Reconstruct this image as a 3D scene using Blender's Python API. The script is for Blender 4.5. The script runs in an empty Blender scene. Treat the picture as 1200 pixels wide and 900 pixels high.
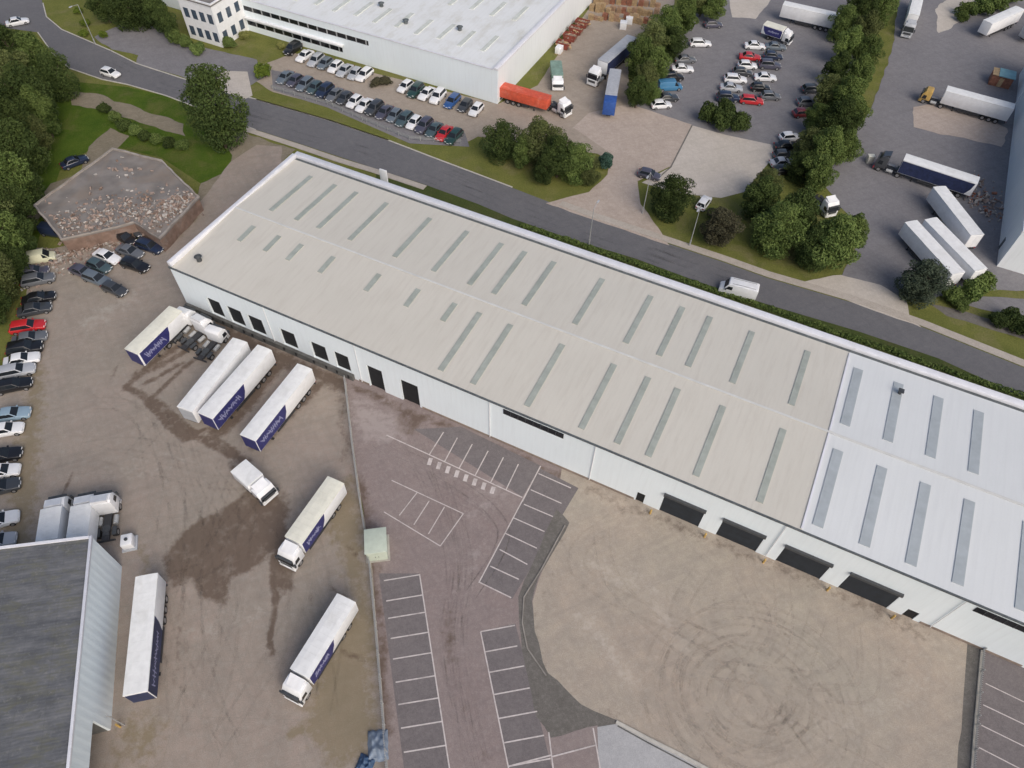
import bpy, bmesh, math, random
from mathutils import Vector, Matrix, noise as mnoise
R = math.radians
C = bpy.context.scene.collection
SC = bpy.context.scene

# ------------------------------------------------------------------ camera
FPX, DEP, ROLL, CAMH = 839.64, R(52.614), R(1.829), 86.0
cd = bpy.data.cameras.new('camera'); cam = bpy.data.objects.new('camera', cd); C.objects.link(cam)
cd.sensor_fit = 'HORIZONTAL'; cd.sensor_width = 36; cd.lens = FPX / 1200 * 36
cd.clip_start = 0.5; cd.clip_end = 6000
cam.matrix_world = Matrix.Translation((0, 0, CAMH)) @ Matrix.Rotation(R(90) - DEP, 4, 'X') @ Matrix.Rotation(ROLL, 4, 'Z')
SC.camera = cam

def P(u, v, h=0.0):
    """survey point: where the sight line through photo point (u,v) meets the level z=h"""
    a = (u - 600) / FPX; b = -(v - 450) / FPX
    c, s = math.cos(ROLL), math.sin(ROLL)
    a, b = c * a - s * b, s * a + c * b
    r = (a, math.cos(DEP) + b * math.sin(DEP), -math.sin(DEP) + b * math.cos(DEP))
    t = (h - CAMH) / r[2]
    return Vector((r[0] * t, r[1] * t))
def ang(a, b): d = b - a; return math.atan2(d.y, d.x)

# ------------------------------------------------------------------ light
w = bpy.data.worlds.new('World'); SC.world = w; w.use_nodes = True
nt = w.node_tree; bg = nt.nodes['Background']
sky = nt.nodes.new('ShaderNodeTexSky'); sky.sky_type = 'NISHITA'; sky.sun_disc = False
SUN_EL, SUN_AZ = 40, 150
sky.sun_elevation = R(SUN_EL); sky.sun_rotation = R(SUN_AZ)
sky.air_density = 0.9; sky.dust_density = 5.0; sky.ozone_density = 1.2
nt.links.new(sky.outputs[0], bg.inputs[0]); bg.inputs[1].default_value = 0.135
sl = bpy.data.lights.new('sun', 'SUN'); sl.energy = 1.18; sl.angle = R(42); sl.color = (1, .975, .945)
so = bpy.data.objects.new('sun', sl); C.objects.link(so); so.rotation_euler = (R(90 - SUN_EL), 0, R(180 - SUN_AZ)); so.location = (0, 0, 120)
SC.view_settings.view_transform = 'Standard'; SC.view_settings.look = 'None'; SC.view_settings.gamma = 1
SC.view_settings.use_curve_mapping = False
SC.view_settings.exposure = 0.0
SC.cycles.transparent_max_bounces = 64

# ------------------------------------------------------------------ materials
MATS = {}
def nodes(m): m.use_nodes = True; return m.node_tree.nodes, m.node_tree.links, m.node_tree.nodes['Principled BSDF']
def mixc(n, l, fac, a, b, mode='MIX'):
    x = n.new('ShaderNodeMix'); x.data_type = 'RGBA'; x.blend_type = mode
    for sock, val in ((x.inputs[0], fac), (x.inputs[6], a), (x.inputs[7], b)):
        if hasattr(val, 'is_linked'): l.new(val, sock)
        else: sock.default_value = val if not isinstance(val, tuple) else (*val, 1)[:4]
    return x.outputs[2]
def nz(n, l, co, scale, detail=4, rough=.55, dist=0.0):
    t = n.new('ShaderNodeTexNoise'); t.inputs['Scale'].default_value = scale; t.inputs['Detail'].default_value = detail
    t.inputs['Roughness'].default_value = rough; t.inputs['Distortion'].default_value = dist
    if co: l.new(co, t.inputs['Vector'])
    return t.outputs[0]
def ramp(n, l, f, lo, hi):
    r = n.new('ShaderNodeMapRange'); r.inputs[1].default_value = lo; r.inputs[2].default_value = hi; l.new(f, r.inputs[0]); return r.outputs[0]
def mul(n, l, a, b, op='MULTIPLY'):
    x = n.new('ShaderNodeMath'); x.operation = op
    for s, v in ((x.inputs[0], a), (x.inputs[1], b)):
        if hasattr(v, 'is_linked'): l.new(v, s)
        else: s.default_value = v
    return x.outputs[0]
def coord(n, kind='Object'): return n.new('ShaderNodeTexCoord').outputs[kind]
def worldpos(n): return n.new('ShaderNodeNewGeometry').outputs['Position']
def scaled(n, l, co, s):
    m = n.new('ShaderNodeMapping'); m.inputs['Scale'].default_value = s; l.new(co, m.inputs[0]); return m.outputs[0]

def mat(name, col, rough=.6, var=.12, scale=3.0, metal=0.0, coat=0.0, dirt=None):
    """paint / plain material with small-scale mottling and optional dirt colour"""
    if name in MATS: return MATS[name]
    m = bpy.data.materials.new(name); n, l, b = nodes(m)
    co = coord(n)
    f = nz(n, l, co, scale, 5)
    f2 = ramp(n, l, f, .3, .7)
    lo = tuple(c * (1 - var) for c in col); hi = tuple(min(1, c * (1 + var)) for c in col)
    out = mixc(n, l, f2, lo, hi)
    if dirt:
        d = ramp(n, l, nz(n, l, co, scale * .35, 6, .65, .6), .5, .78)
        out = mixc(n, l, mul(n, l, d, dirt[1]), out, dirt[0])
    l.new(out, b.inputs['Base Color']); b.inputs['Roughness'].default_value = rough; b.inputs['Metallic'].default_value = metal
    b.inputs['Coat Weight'].default_value = coat
    MATS[name] = m; return m

def clad(name, col, pitch, axis, dirt=((.3, .29, .25), .35), rough=.45, streak=(1, 1, .08), bump=.25, rib_=.08):
    """profiled metal cladding: ribs along one local axis, weather streaks"""
    m = bpy.data.materials.new(name); n, l, b = nodes(m)
    co = coord(n)
    wv = n.new('ShaderNodeTexWave'); wv.wave_type = 'BANDS'; wv.bands_direction = axis; wv.inputs['Scale'].default_value = 1 / pitch * .31415
    l.new(co, wv.inputs[0])
    rib = ramp(n, l, wv.outputs[0], .78, .95)
    base = mixc(n, l, mul(n, l, rib, rib_), col, tuple(c * .6 for c in col))
    big = ramp(n, l, nz(n, l, co, .12, 3), .3, .7)
    base = mixc(n, l, mul(n, l, big, .5), base, tuple(c * .90 for c in col))
    st = ramp(n, l, nz(n, l, scaled(n, l, co, streak), 1.6, 6, .7), .48, .8)
    base = mixc(n, l, mul(n, l, st, dirt[1]), base, dirt[0])
    fine = ramp(n, l, nz(n, l, co, 6, 4), .3, .7)
    base = mixc(n, l, mul(n, l, fine, .12), base, tuple(c * .75 for c in col))
    l.new(base, b.inputs['Base Color']); b.inputs['Roughness'].default_value = rough
    bp = n.new('ShaderNodeBump'); bp.inputs['Strength'].default_value = bump; bp.inputs['Distance'].default_value = .05
    l.new(wv.outputs[0], bp.inputs['Height']); l.new(bp.outputs[0], b.inputs['Normal'])
    MATS[name] = m; return m

def ground_mat(name, a, b_, dark, light, s1=.06, s2=.6, rough=.9, rings=None, joints=0, gain=1.3):
    """ground: two base tones, patchy at several scales, worn/wet marks from the 'stain' layer (R wet, G moss, B pale wear)"""
    a, b_, dark, light = (tuple(min(.8, q * gain) for q in c_) for c_ in (a, b_, dark, light))
    m = bpy.data.materials.new(name); n, l, b = nodes(m)
    co = worldpos(n)
    f = ramp(n, l, nz(n, l, co, s1, 5, .6, .4), .32, .68)
    c = mixc(n, l, f, a, b_)
    f = ramp(n, l, nz(n, l, co, s2, 6, .65), .35, .75)
    c = mixc(n, l, mul(n, l, f, .62), c, dark)
    f = ramp(n, l, nz(n, l, co, s2 * 3.3, 5, .7), .45, .75)
    c = mixc(n, l, mul(n, l, f, .5), c, light)
    for a_, st_ in ((25, .35), (-58, .3)):
        mp = n.new('ShaderNodeMapping'); mp.vector_type = 'TEXTURE'; mp.inputs['Rotation'].default_value = (0, 0, R(a_)); mp.inputs['Scale'].default_value = (14, .9, 1); l.new(co, mp.inputs[0])
        f = ramp(n, l, nz(n, l, mp.outputs[0], 1.0, 5, .6, .3), .5, .75)
        c = mixc(n, l, mul(n, l, f, st_), c, dark)
    gr = ramp(n, l, nz(n, l, co, 9, 3, .7), .35, .65)
    c = mixc(n, l, mul(n, l, gr, .38), c, tuple(x * .55 for x in dark))
    if rings:
        for (cx, cy, fr, rad, st) in rings:
            vs = n.new('ShaderNodeVectorMath'); vs.operation = 'SUBTRACT'; l.new(co, vs.inputs[0]); vs.inputs[1].default_value = (cx, cy, 0)
            ln = n.new('ShaderNodeVectorMath'); ln.operation = 'LENGTH'; l.new(vs.outputs[0], ln.inputs[0])
            dd = mul(n, l, ln.outputs['Value'], mul(n, l, nz(n, l, co, .10, 2), 7.0), 'ADD')
            sn = mul(n, l, mul(n, l, dd, fr), 0, 'SINE')
            fall = mul(n, l, ramp(n, l, ln.outputs['Value'], rad, rad * .6), ramp(n, l, ln.outputs['Value'], rad * .1, rad * .35))
            msk = mul(n, l, mul(n, l, ramp(n, l, sn, -.2, 1), fall), mul(n, l, ramp(n, l, nz(n, l, co, .16, 3), .34, .6), st))
            c = mixc(n, l, msk, c, dark)
    if joints:
        bk = n.new('ShaderNodeTexBrick'); l.new(scaled(n, l, co, (1, 1, 1)), bk.inputs[0]); bk.offset = 0
        bk.inputs['Scale'].default_value = 1; bk.inputs['Brick Width'].default_value = joints; bk.inputs['Row Height'].default_value = joints
        bk.inputs['Mortar Size'].default_value = .06; bk.inputs['Mortar Smooth'].default_value = .5
        c = mixc(n, l, mul(n, l, bk.outputs['Fac'], .3), c, dark)
    at = n.new('ShaderNodeAttribute'); at.attribute_name = 'stain'
    sp = n.new('ShaderNodeSeparateColor'); l.new(at.outputs[0], sp.inputs[0])
    brk = nz(n, l, co, .9, 6, .7)
    def edge(ch, w_):
        s = mul(n, l, ch, mul(n, l, mul(n, l, brk, .5, 'SUBTRACT'), w_), 'ADD')
        return ramp(n, l, s, .24, .50)
    c = mixc(n, l, mul(n, l, edge(sp.outputs[2], 1.1), .6), c, light)
    c = mixc(n, l, mul(n, l, edge(sp.outputs[1], 1.3), .6), c, (.200, .160, .085))
    wet = mul(n, l, edge(sp.outputs[0], .85), ramp(n, l, nz(n, l, co, .5, 6, .7), .12, .48))
    c = mixc(n, l, mul(n, l, wet, .80), c, (.115, .080, .058))
    l.new(c, b.inputs['Base Color'])
    b.inputs['Roughness'].default_value = rough; b.inputs['Specular IOR Level'].default_value = .25
    bp = n.new('ShaderNodeBump'); bp.inputs['Strength'].default_value = .35; bp.inputs['Distance'].default_value = .03
    l.new(nz(n, l, co, 5, 6, .7), bp.inputs['Height']); l.new(bp.outputs[0], b.inputs['Normal'])
    MATS[name] = m; return m

def grass_mat(name, g1, g2, br):
    m = bpy.data.materials.new(name); n, l, b = nodes(m); co = worldpos(n)
    c = mixc(n, l, ramp(n, l, nz(n, l, co, .25, 5, .65), .3, .7), g1, g2)
    c = mixc(n, l, mul(n, l, ramp(n, l, nz(n, l, co, .13, 6, .7, .5), .5, .72), .8), c, br)
    c = mixc(n, l, mul(n, l, ramp(n, l, nz(n, l, co, 3.5, 5, .75), .4, .7), .5), c, tuple(x * .45 for x in g1))
    l.new(c, b.inputs['Base Color']); b.inputs['Roughness'].default_value = .95; b.inputs['Specular IOR Level'].default_value = .08
    bp = n.new('ShaderNodeBump'); bp.inputs['Strength'].default_value = .8; bp.inputs['Distance'].default_value = .2
    l.new(nz(n, l, co, 3, 6, .75), bp.inputs['Height']); l.new(bp.outputs[0], b.inputs['Normal'])
    MATS[name] = m; return m

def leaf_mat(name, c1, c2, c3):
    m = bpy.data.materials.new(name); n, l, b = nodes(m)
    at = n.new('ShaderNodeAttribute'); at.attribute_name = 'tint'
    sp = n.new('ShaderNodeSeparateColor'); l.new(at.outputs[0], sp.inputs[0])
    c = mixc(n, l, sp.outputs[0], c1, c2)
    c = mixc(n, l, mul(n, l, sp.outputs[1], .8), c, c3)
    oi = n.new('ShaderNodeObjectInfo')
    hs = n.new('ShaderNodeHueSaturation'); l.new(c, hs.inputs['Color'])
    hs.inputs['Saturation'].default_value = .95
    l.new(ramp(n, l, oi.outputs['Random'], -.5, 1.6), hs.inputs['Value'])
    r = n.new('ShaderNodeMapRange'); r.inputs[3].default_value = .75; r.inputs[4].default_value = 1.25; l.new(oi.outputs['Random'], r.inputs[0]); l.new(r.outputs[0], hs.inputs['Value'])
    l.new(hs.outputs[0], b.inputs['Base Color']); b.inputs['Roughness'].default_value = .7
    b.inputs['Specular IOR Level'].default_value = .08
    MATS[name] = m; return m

M = MATS
mat('paint_white', (.80, .81, .82), .35, .05, 1.5, dirt=((.5, .48, .42), .3))
mat('ridge_paint', (.62, .625, .60), .5, .08, .6, dirt=((.45, .44, .41), .4))
mat('roof_white', (.80, .81, .80), .5, .06, 1.2, dirt=((.50, .49, .44), .5))
mat('roof_cream', (.78, .77, .66), .5, .06, 1.2, dirt=((.50, .49, .40), .45))
mat('curtain_navy', (.030, .032, .135), .5, .25, 2.5)
mat('curtain_dark', (.022, .032, .085), .5, .3, 2.0)
mat('script_white', (.27, .28, .44), .5, .1, 4)
mat('trailer_grey', (.42, .44, .47), .45, .1, 1.5)
mat('curtain_blue', (.03, .09, .32), .5, .2, 2)
mat('chassis', (.035, .036, .04), .7, .3, 3)
mat('rubber', (.018, .018, .019), .85, .2, 5)
mat('alloy', (.38, .38, .39), .4, .1, 5, .6)
mat('glass_dark', (.018, .022, .027), .08, .1, 2)
mat('glass_blue', (.06, .085, .12), .12, .2, 1.5)
mat('lamp_clear', (.75, .75, .72), .15, .03, 5)
mat('lamp_red', (.35, .02, .02), .2, .05, 5)
mat('lamp_amber', (.6, .22, .02), .3, .05, 5)
mat('concrete', (.40, .38, .34), .9, .15, 1.2, dirt=((.2, .19, .15), .5))
mat('kerb_old', (.27, .25, .225), .9, .3, .4)
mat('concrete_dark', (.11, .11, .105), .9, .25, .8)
mat('concrete_pale', (.50, .48, .43), .9, .12, 2)
mat('line_paint', (.58, .53, .51), .8, .12, 2.2, dirt=((.26, .22, .21), .8))
mat('galv', (.42, .43, .43), .5, .12, 3, .3)
mat('dark_metal', (.055, .06, .065), .5, .2, 2)
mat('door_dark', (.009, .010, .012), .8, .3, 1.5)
mat('shutter_navy', (.016, .022, .030), .7, .25, 1)
mat('gutter_dark', (.10, .115, .12), .6, .3, 1.5)
mat('parapet_cap', (.72, .73, .77), .45, .06, .8, dirt=((.45, .44, .44), .35))
mat('rooflight', (.37, .40, .36), .35, .12, .9, dirt=((.24, .27, .22), .5))
mat('rooflight_cool', (.40, .44, .46), .35, .08, .9, dirt=((.30, .33, .34), .4))
mat('window_black', (.012, .014, .018), .15, .2, 2)
mat('wall_dirt', (.25, .20, .165), .9, .25, 1.2)
mat('render_pale', (.33, .30, .27), .9, .2, .8, dirt=((.2, .15, .11), .7))
mat('wall_brickwork', (.20, .135, .105), .9, .25, 1.0, dirt=((.34, .31, .28), .6))
mat('brick', (.21, .11, .075), .9, .25, 4)
mat('felt_grey', (.205, .19, .178), .95, .28, .3, dirt=((.25, .19, .14), .9))
mat('rubble_a', (.29, .225, .19), .95, .35, 2)
mat('rubble_b', (.40, .375, .345), .95, .3, 2)
mat('rubble_c', (.22, .155, .12), .95, .35, 2)
mat('rust_red', (.24, .06, .04), .8, .3, 1.5, dirt=((.1, .04, .03), .6))
mat('orange_red', (.62, .10, .05), .5, .15, 1.5, dirt=((.75, .35, .26), .7))
mat('kiosk_green', (.50, .56, .47), .6, .08, 1.2, dirt=((.36, .40, .32), .5))
mat('tarp_blue', (.20, .25, .32), .6, .3, 1)
mat('tarp_deep', (.05, .10, .19), .6, .3, 1)
mat('wood', (.42, .30, .17), .85, .3, 2)
mat('wood_red', (.30, .13, .08), .85, .3, 2)
mat('yellow', (.50, .33, .10), .5, .15, 1)
mat('roof_teal', (.20, .38, .42), .6, .15, 1)
mat('timber_pale', (.38, .25, .16), .85, .25, 2)
mat('bark', (.09, .068, .05), .95, .3, 3)
mat('tank_green', (.20, .30, .25), .6, .2, 1)
CARCOL = {'black': (.012, .012, .014), 'white': (.78, .79, .80), 'silver': (.42, .44, .47), 'grey': (.13, .14, .155), 'dark grey': (.05, .055, .062),
          'navy': (.018, .028, .06), 'blue': (.03, .09, .26), 'light blue': (.26, .36, .44), 'red': (.50, .025, .03), 'dark red': (.15, .018, .022),
          'dark green': (.02, .055, .05), 'blue-grey': (.13, .16, .19), 'slate': (.075, .075, .105), 'cream': (.62, .62, .45), 'sky blue': (.06, .20, .36), 'teal grey': (.06, .095, .105)}
for k, v in CARCOL.items(): mat('car_' + k.replace(' ', '_').replace('-', '_'), v, .28, .04, 2, coat=.6)

clad('clad_wall', (.83, .905, .94), .9, 'X', dirt=((.60, .63, .64), .25), streak=(1.2, 1.2, .10), bump=.1, rib_=.04)
clad('roof_beige', (.635, .61, .54), 1.0, 'X', dirt=((.46, .42, .36), .45), streak=(.9, .10, 1), bump=.08, rib_=.05)
clad('roof_pale', (.715, .74, .74), 1.0, 'X', dirt=((.60, .62, .62), .4), streak=(.9, .10, 1), bump=.08, rib_=.05)
clad('roof_factory', (.80, .82, .81), 1.0, 'X', dirt=((.52, .50, .41), .75), streak=(.22, .10, 1), bump=.15)
def cement_roof():
    m = bpy.data.materials.new('roof_cement'); n, l, b = nodes(m); co = coord(n)
    c = mixc(n, l, ramp(n, l, nz(n, l, scaled(n, l, co, (.07, 1.1, 1)), 1.0, 5, .7, .3), .35, .65), (.105, .112, .125), (.185, .190, .200))
    c = mixc(n, l, mul(n, l, ramp(n, l, nz(n, l, scaled(n, l, co, (.35, .9, 1)), .9, 6, .75, .5), .48, .66), .75), c, (.150, .150, .105))
    c = mixc(n, l, mul(n, l, ramp(n, l, nz(n, l, co, .35, 6, .75, .4), .48, .7), .55), c, (.075, .08, .09))
    c = mixc(n, l, mul(n, l, ramp(n, l, nz(n, l, co, 2.2, 5, .75), .55, .75), .6), c, (.26, .26, .25))
    wv = n.new('ShaderNodeTexWave'); wv.bands_direction = 'Y'; wv.inputs['Scale'].default_value = .9; l.new(co, wv.inputs[0])
    c = mixc(n, l, mul(n, l, wv.outputs[0], .18), c, (.06, .065, .07))
    bx = n.new('ShaderNodeTexBrick'); l.new(co, bx.inputs[0]); bx.inputs['Scale'].default_value = 1; bx.inputs['Brick Width'].default_value = 2.6; bx.inputs['Row Height'].default_value = 1.05; bx.inputs['Mortar Size'].default_value = .05; bx.offset = 0
    c = mixc(n, l, mul(n, l, bx.outputs['Fac'], .10), c, (.05, .05, .055))
    l.new(c, b.inputs['Base Color']); b.inputs['Roughness'].default_value = .95; b.inputs['Specular IOR Level'].default_value = .15
    MATS['roof_cement'] = m
cement_roof()
clad('clad_wall_y', (.83, .87, .885), 1.0, 'Y', dirt=((.5, .53, .54), .3), streak=(1.2, 1.2, .1))
clad('clad_side', (.82, .91, .95), 1.0, 'Y', dirt=((.5, .53, .54), .35), streak=(1.2, 1.2, .1))

ground_mat('tarmac_road', (.150, .150, .160), (.180, .178, .186), (.115, .115, .122), (.21, .205, .20), .10, .8, gain=1.06)
ground_mat('yard_concrete', (.275, .240, .198), (.315, .252, .215), (.185, .165, .142), (.33, .31, .27), .05, .35, joints=6.0, gain=1.3)
ground_mat('carpark_red', (.262, .220, .205), (.232, .182, .170), (.175, .145, .142), (.33, .29, .275), .09, .6, gain=1.25)
ground_mat('bay_tarmac', (.168, .150, .150), (.205, .185, .182), (.125, .112, .115), (.27, .25, .24), .10, .9, gain=1.12)
ground_mat('tarmac_dark', (.125, .115, .105), (.165, .155, .142), (.085, .08, .07), (.23, .22, .20), .10, .7)
gc = P(880, 800)
ground_mat('gravel', (.365, .298, .238), (.360, .325, .262), (.225, .202, .175), (.43, .38, .325), .06, .45, rings=None)
ground_mat('concrete_smooth', (.34, .34, .345), (.40, .40, .40), (.28, .28, .285), (.46, .46, .45), .1, .5)
ground_mat('apron_pink', (.36, .30, .255), (.43, .365, .32), (.27, .225, .19), (.5, .44, .38), .08, .5, joints=5)
ground_mat('apron_pale', (.42, .385, .335), (.48, .44, .40), (.33, .30, .26), (.55, .51, .46), .08, .5, joints=5)
ground_mat('tarmac_lot', (.165, .162, .172), (.205, .20, .205), (.125, .12, .128), (.26, .255, .25), .06, .6, gain=1.32)
ground_mat('aisle_tan', (.29, .245, .20), (.345, .295, .245), (.21, .18, .15), (.4, .36, .30), .08, .6)
ground_mat('paving', (.36, .325, .285), (.42, .38, .34), (.28, .25, .21), (.5, .46, .41), .2, 1.0)
ground_mat('earth', (.19, .165, .12), (.24, .205, .155), (.13, .115, .08), (.3, .27, .21), .1, .6)
grass_mat('grass_lush', (.055, .105, .014), (.10, .145, .022), (.17, .15, .06))
grass_mat('grass_dry', (.135, .155, .040), (.200, .205, .060), (.24, .21, .11))
grass_mat('grass_dark', (.060, .085, .026), (.090, .110, .036), (.12, .11, .055))
leaf_mat('leaf_dark', (0.029, 0.049, 0.015), (0.059, 0.086, 0.022), (0.094, 0.124, 0.033))
leaf_mat('leaf_mid', (0.065, 0.107, 0.026), (0.124, 0.173, 0.043), (0.186, 0.231, 0.065))
leaf_mat('leaf_olive', (0.071, 0.092, 0.030), (0.121, 0.144, 0.046), (0.172, 0.190, 0.069))
leaf_mat('leaf_lime', (.075, .12, .016), (.14, .20, .025), (.22, .25, .03))
leaf_mat('leaf_yellow', (.20, .22, .06), (.34, .34, .10), (.45, .44, .16))
leaf_mat('leaf_grey', (0.047, 0.066, 0.041), (0.081, 0.106, 0.068), (0.119, 0.140, 0.093))
leaf_mat('leaf_copper', (.052, .050, .030), (.080, .075, .044), (.10, .10, .05))
leaf_mat('leaf_blue', (.03, .07, .05), (.055, .11, .085), (.08, .14, .1))

# ------------------------------------------------------------------ mesh helper
class MB:
    def __init__(s): s.v = []; s.f = []; s.m = []
    def add(s, vs, fs, mi=0, T=None):
        o = len(s.v)
        s.v += [tuple(T @ Vector(p)) if T else tuple(p) for p in vs]
        s.f += [tuple(i + o for i in f) for f in fs]; s.m += [mi] * len(fs); return s
    def box(s, x0, x1, y0, y1, z0, z1, mi=0, T=None):
        return s.add([(x0, y0, z0), (x1, y0, z0), (x1, y1, z0), (x0, y1, z0), (x0, y0, z1), (x1, y0, z1), (x1, y1, z1), (x0, y1, z1)],
                     [(3, 2, 1, 0), (4, 5, 6, 7), (0, 1, 5, 4), (1, 2, 6, 5), (2, 3, 7, 6), (3, 0, 4, 7)], mi, T)
    def cyl(s, p0, p1, r0, r1=None, n=10, mi=0):
        r1 = r0 if r1 is None else r1
        p0, p1 = Vector(p0), Vector(p1); d = (p1 - p0).normalized()
        a = d.orthogonal().normalized(); b = d.cross(a)
        vs = []
        for p, r in ((p0, r0), (p1, r1)):
            vs += [tuple(p + (a * math.cos(2 * math.pi * i / n) + b * math.sin(2 * math.pi * i / n)) * r) for i in range(n)]
        fs = [(i, (i + 1) % n, n + (i + 1) % n, n + i) for i in range(n)] + [tuple(range(n))[::-1], tuple(range(n, 2 * n))]
        return s.add(vs, fs, mi)
    def loft(s, rings, mi=0, cap=True):
        n = len(rings[0]); vs = [p for r in rings for p in r]; fs = []
        for k in range(len(rings) - 1):
            for i in range(n):
                j = (i + 1) % n; fs.append((k * n + i, k * n + j, (k + 1) * n + j, (k + 1) * n + i))
        if cap: fs += [tuple(range(n))[::-1], tuple(range((len(rings) - 1) * n, len(rings) * n))]
        return s.add(vs, fs, mi)
    def prism(s, poly, z0, z1, mi=0):
        n = len(poly); vs = [(p[0], p[1], z0) for p in poly] + [(p[0], p[1], z1) for p in poly]
        fs = [tuple(range(n))[::-1], tuple(range(n, 2 * n))] + [(i, (i + 1) % n, n + (i + 1) % n, n + i) for i in range(n)]
        return s.add(vs, fs, mi)
    def quad(s, a, b, c, d, mi=0): return s.add([a, b, c, d], [(0, 1, 2, 3)], mi)
    def build(s, name, mats, parent=None, bevel=0, smooth=False, seg=2):
        me = bpy.data.meshes.new(name); me.from_pydata(s.v, [], s.f)
        if not isinstance(mats, (list, tuple)): mats = [mats]
        for m in mats: me.materials.append(M[m] if isinstance(m, str) else m)
        for p, i in zip(me.polygons, s.m): p.material_index = i
        bm = bmesh.new(); bm.from_mesh(me)
        bmesh.ops.recalc_face_normals(bm, faces=bm.faces)
        if bevel:
            es = [e for e in bm.edges if len(e.link_faces) == 2 and e.calc_face_angle(0) > .5]
            bmesh.ops.bevel(bm, geom=es, offset=bevel, segments=seg, affect='EDGES', profile=.5, clamp_overlap=True)
        bm.to_mesh(me); bm.free()
        if smooth or bevel:
            for p in me.polygons: p.use_smooth = True
            me.set_sharp_from_angle(angle=R(38))
        o = bpy.data.objects.new(name, me); C.objects.link(o)
        if parent: o.parent = parent
        return o

LABELS = {}
def tag(o, label, cat, group=None):
    o['label'] = label; o['category'] = cat
    if group: o['group'] = group
    return o
def thing(name, label, cat, loc, rz=0, group=None):
    o = bpy.data.objects.new(name, None); C.objects.link(o); o.empty_display_size = .5
    o.location = (loc[0], loc[1], loc[2] if len(loc) > 2 else 0); o.rotation_euler = (0, 0, rz)
    return tag(o, label, cat, group)
def copy_thing(src, loc, rz, label, group=None, scale=None, recol=None):
    r = src.copy(); C.objects.link(r); r.location = (loc[0], loc[1], loc[2] if len(loc) > 2 else 0); r.rotation_euler = (0, 0, rz)
    if scale: r.scale = scale
    r['label'] = label
    if group: r['group'] = group
    elif 'group' in r: del r['group']
    for ch in list(src.children):
        c = ch.copy(); C.objects.link(c); c.parent = r
        if recol and ch.name.split('.')[0] in recol: paint(c, recol[ch.name.split('.')[0]])
        for g in ch.children:
            d = g.copy(); C.objects.link(d); d.parent = c
    return r
def paint(o, m, slot=0):
    o.material_slots[slot].link = 'OBJECT'; o.material_slots[slot].material = M[m] if isinstance(m, str) else m
ORD = ['first', 'second', 'third', 'fourth', 'fifth', 'sixth', 'seventh', 'eighth', 'ninth', 'tenth', 'eleventh', 'twelfth', 'thirteenth', 'fourteenth',
       'fifteenth', 'sixteenth', 'seventeenth', 'eighteenth', 'nineteenth', 'twentieth', 'twenty-first', 'twenty-second', 'twenty-third', 'twenty-fourth', 'twenty-fifth', 'twenty-sixth', 'twenty-seventh', 'twenty-eighth', 'twenty-ninth', 'thirtieth']
rnd = random.Random(7)

# ------------------------------------------------------------------ ground sheets
def sd_poly(p, poly):
    ins = False; best = 1e9; n = len(poly)
    for i in range(n):
        a, b = poly[i], poly[(i + 1) % n]
        if (a.y > p.y) != (b.y > p.y) and p.x < (b.x - a.x) * (p.y - a.y) / (b.y - a.y) + a.x: ins = not ins
        best = min(best, seg_d(p, a, b))
    return -best if ins else best
def seg_d(p, a, b):
    d = b - a; t = max(0, min(1, (p - a).dot(d) / max(1e-9, d.length_squared))); return (p - (a + d * t)).length
def sheet(name, px, m, z, step=0, stains=None, raw=None, kind='structure', rough_edge=0):
    pts = raw or [P(*q) for q in px]
    if rough_edge:
        out = []
        for i, a in enumerate(pts):
            b = pts[(i + 1) % len(pts)]; k = max(1, int((b - a).length / 1.2))
            for j in range(k):
                q = a.lerp(b, j / k); nv = mnoise.noise_vector(Vector((q.x * .35, q.y * .35, z * 50))) * rough_edge
                out.append(q + Vector((nv.x, nv.y)))
        pts = out
    bm = bmesh.new(); vs = [bm.verts.new((p.x, p.y, z)) for p in pts]
    bm.faces.new(vs)
    bmesh.ops.triangulate(bm, faces=bm.faces)
    if step:
        x0, x1 = min(p.x for p in pts), max(p.x for p in pts); y0, y1 = min(p.y for p in pts), max(p.y for p in pts)
        for k in range(1, int((x1 - x0) / step) + 1):
            bmesh.ops.bisect_plane(bm, geom=bm.verts[:] + bm.edges[:] + bm.faces[:], plane_co=(x0 + k * step, 0, 0), plane_no=(1, 0, 0))
        for k in range(1, int((y1 - y0) / step) + 1):
            bmesh.ops.bisect_plane(bm, geom=bm.verts[:] + bm.edges[:] + bm.faces[:], plane_co=(0, y0 + k * step, 0), plane_no=(0, 1, 0))
    bmesh.ops.recalc_face_normals(bm, faces=bm.faces)
    if sum(f.normal.z for f in bm.faces) < 0: bmesh.ops.reverse_faces(bm, faces=bm.faces)
    me = bpy.data.meshes.new(name); bm.to_mesh(me); bm.free(); me.materials.append(M[m])
    if stains:
        at = me.color_attributes.new('stain', 'FLOAT_COLOR', 'POINT')
        S = [(t, [P(*q) for q in pp], r, ch, st) for (t, pp, r, ch, st) in stains]
        for i, v in enumerate(me.vertices):
            p = Vector((v.co.x, v.co.y)); nn = mnoise.noise_vector(Vector((p.x * .22, p.y * .22, 0))) * .7
            p = p + Vector((nn.x, nn.y)); c = [0, 0, 0]
            for t, pp, r, ch, st in S:
                if t == 'poly': d = sd_poly(p, pp)
                else: d = min(seg_d(p, pp[k], pp[k + 1]) for k in range(len(pp) - 1)) - r * .5
                a = st * max(0, min(1, .5 - d / (2 * r)))
                c[ch] = max(c[ch], a)
            at.data[i].color = (*c, 1)
    o = bpy.data.objects.new(name, me); C.objects.link(o); o['kind'] = kind
    return o
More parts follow.
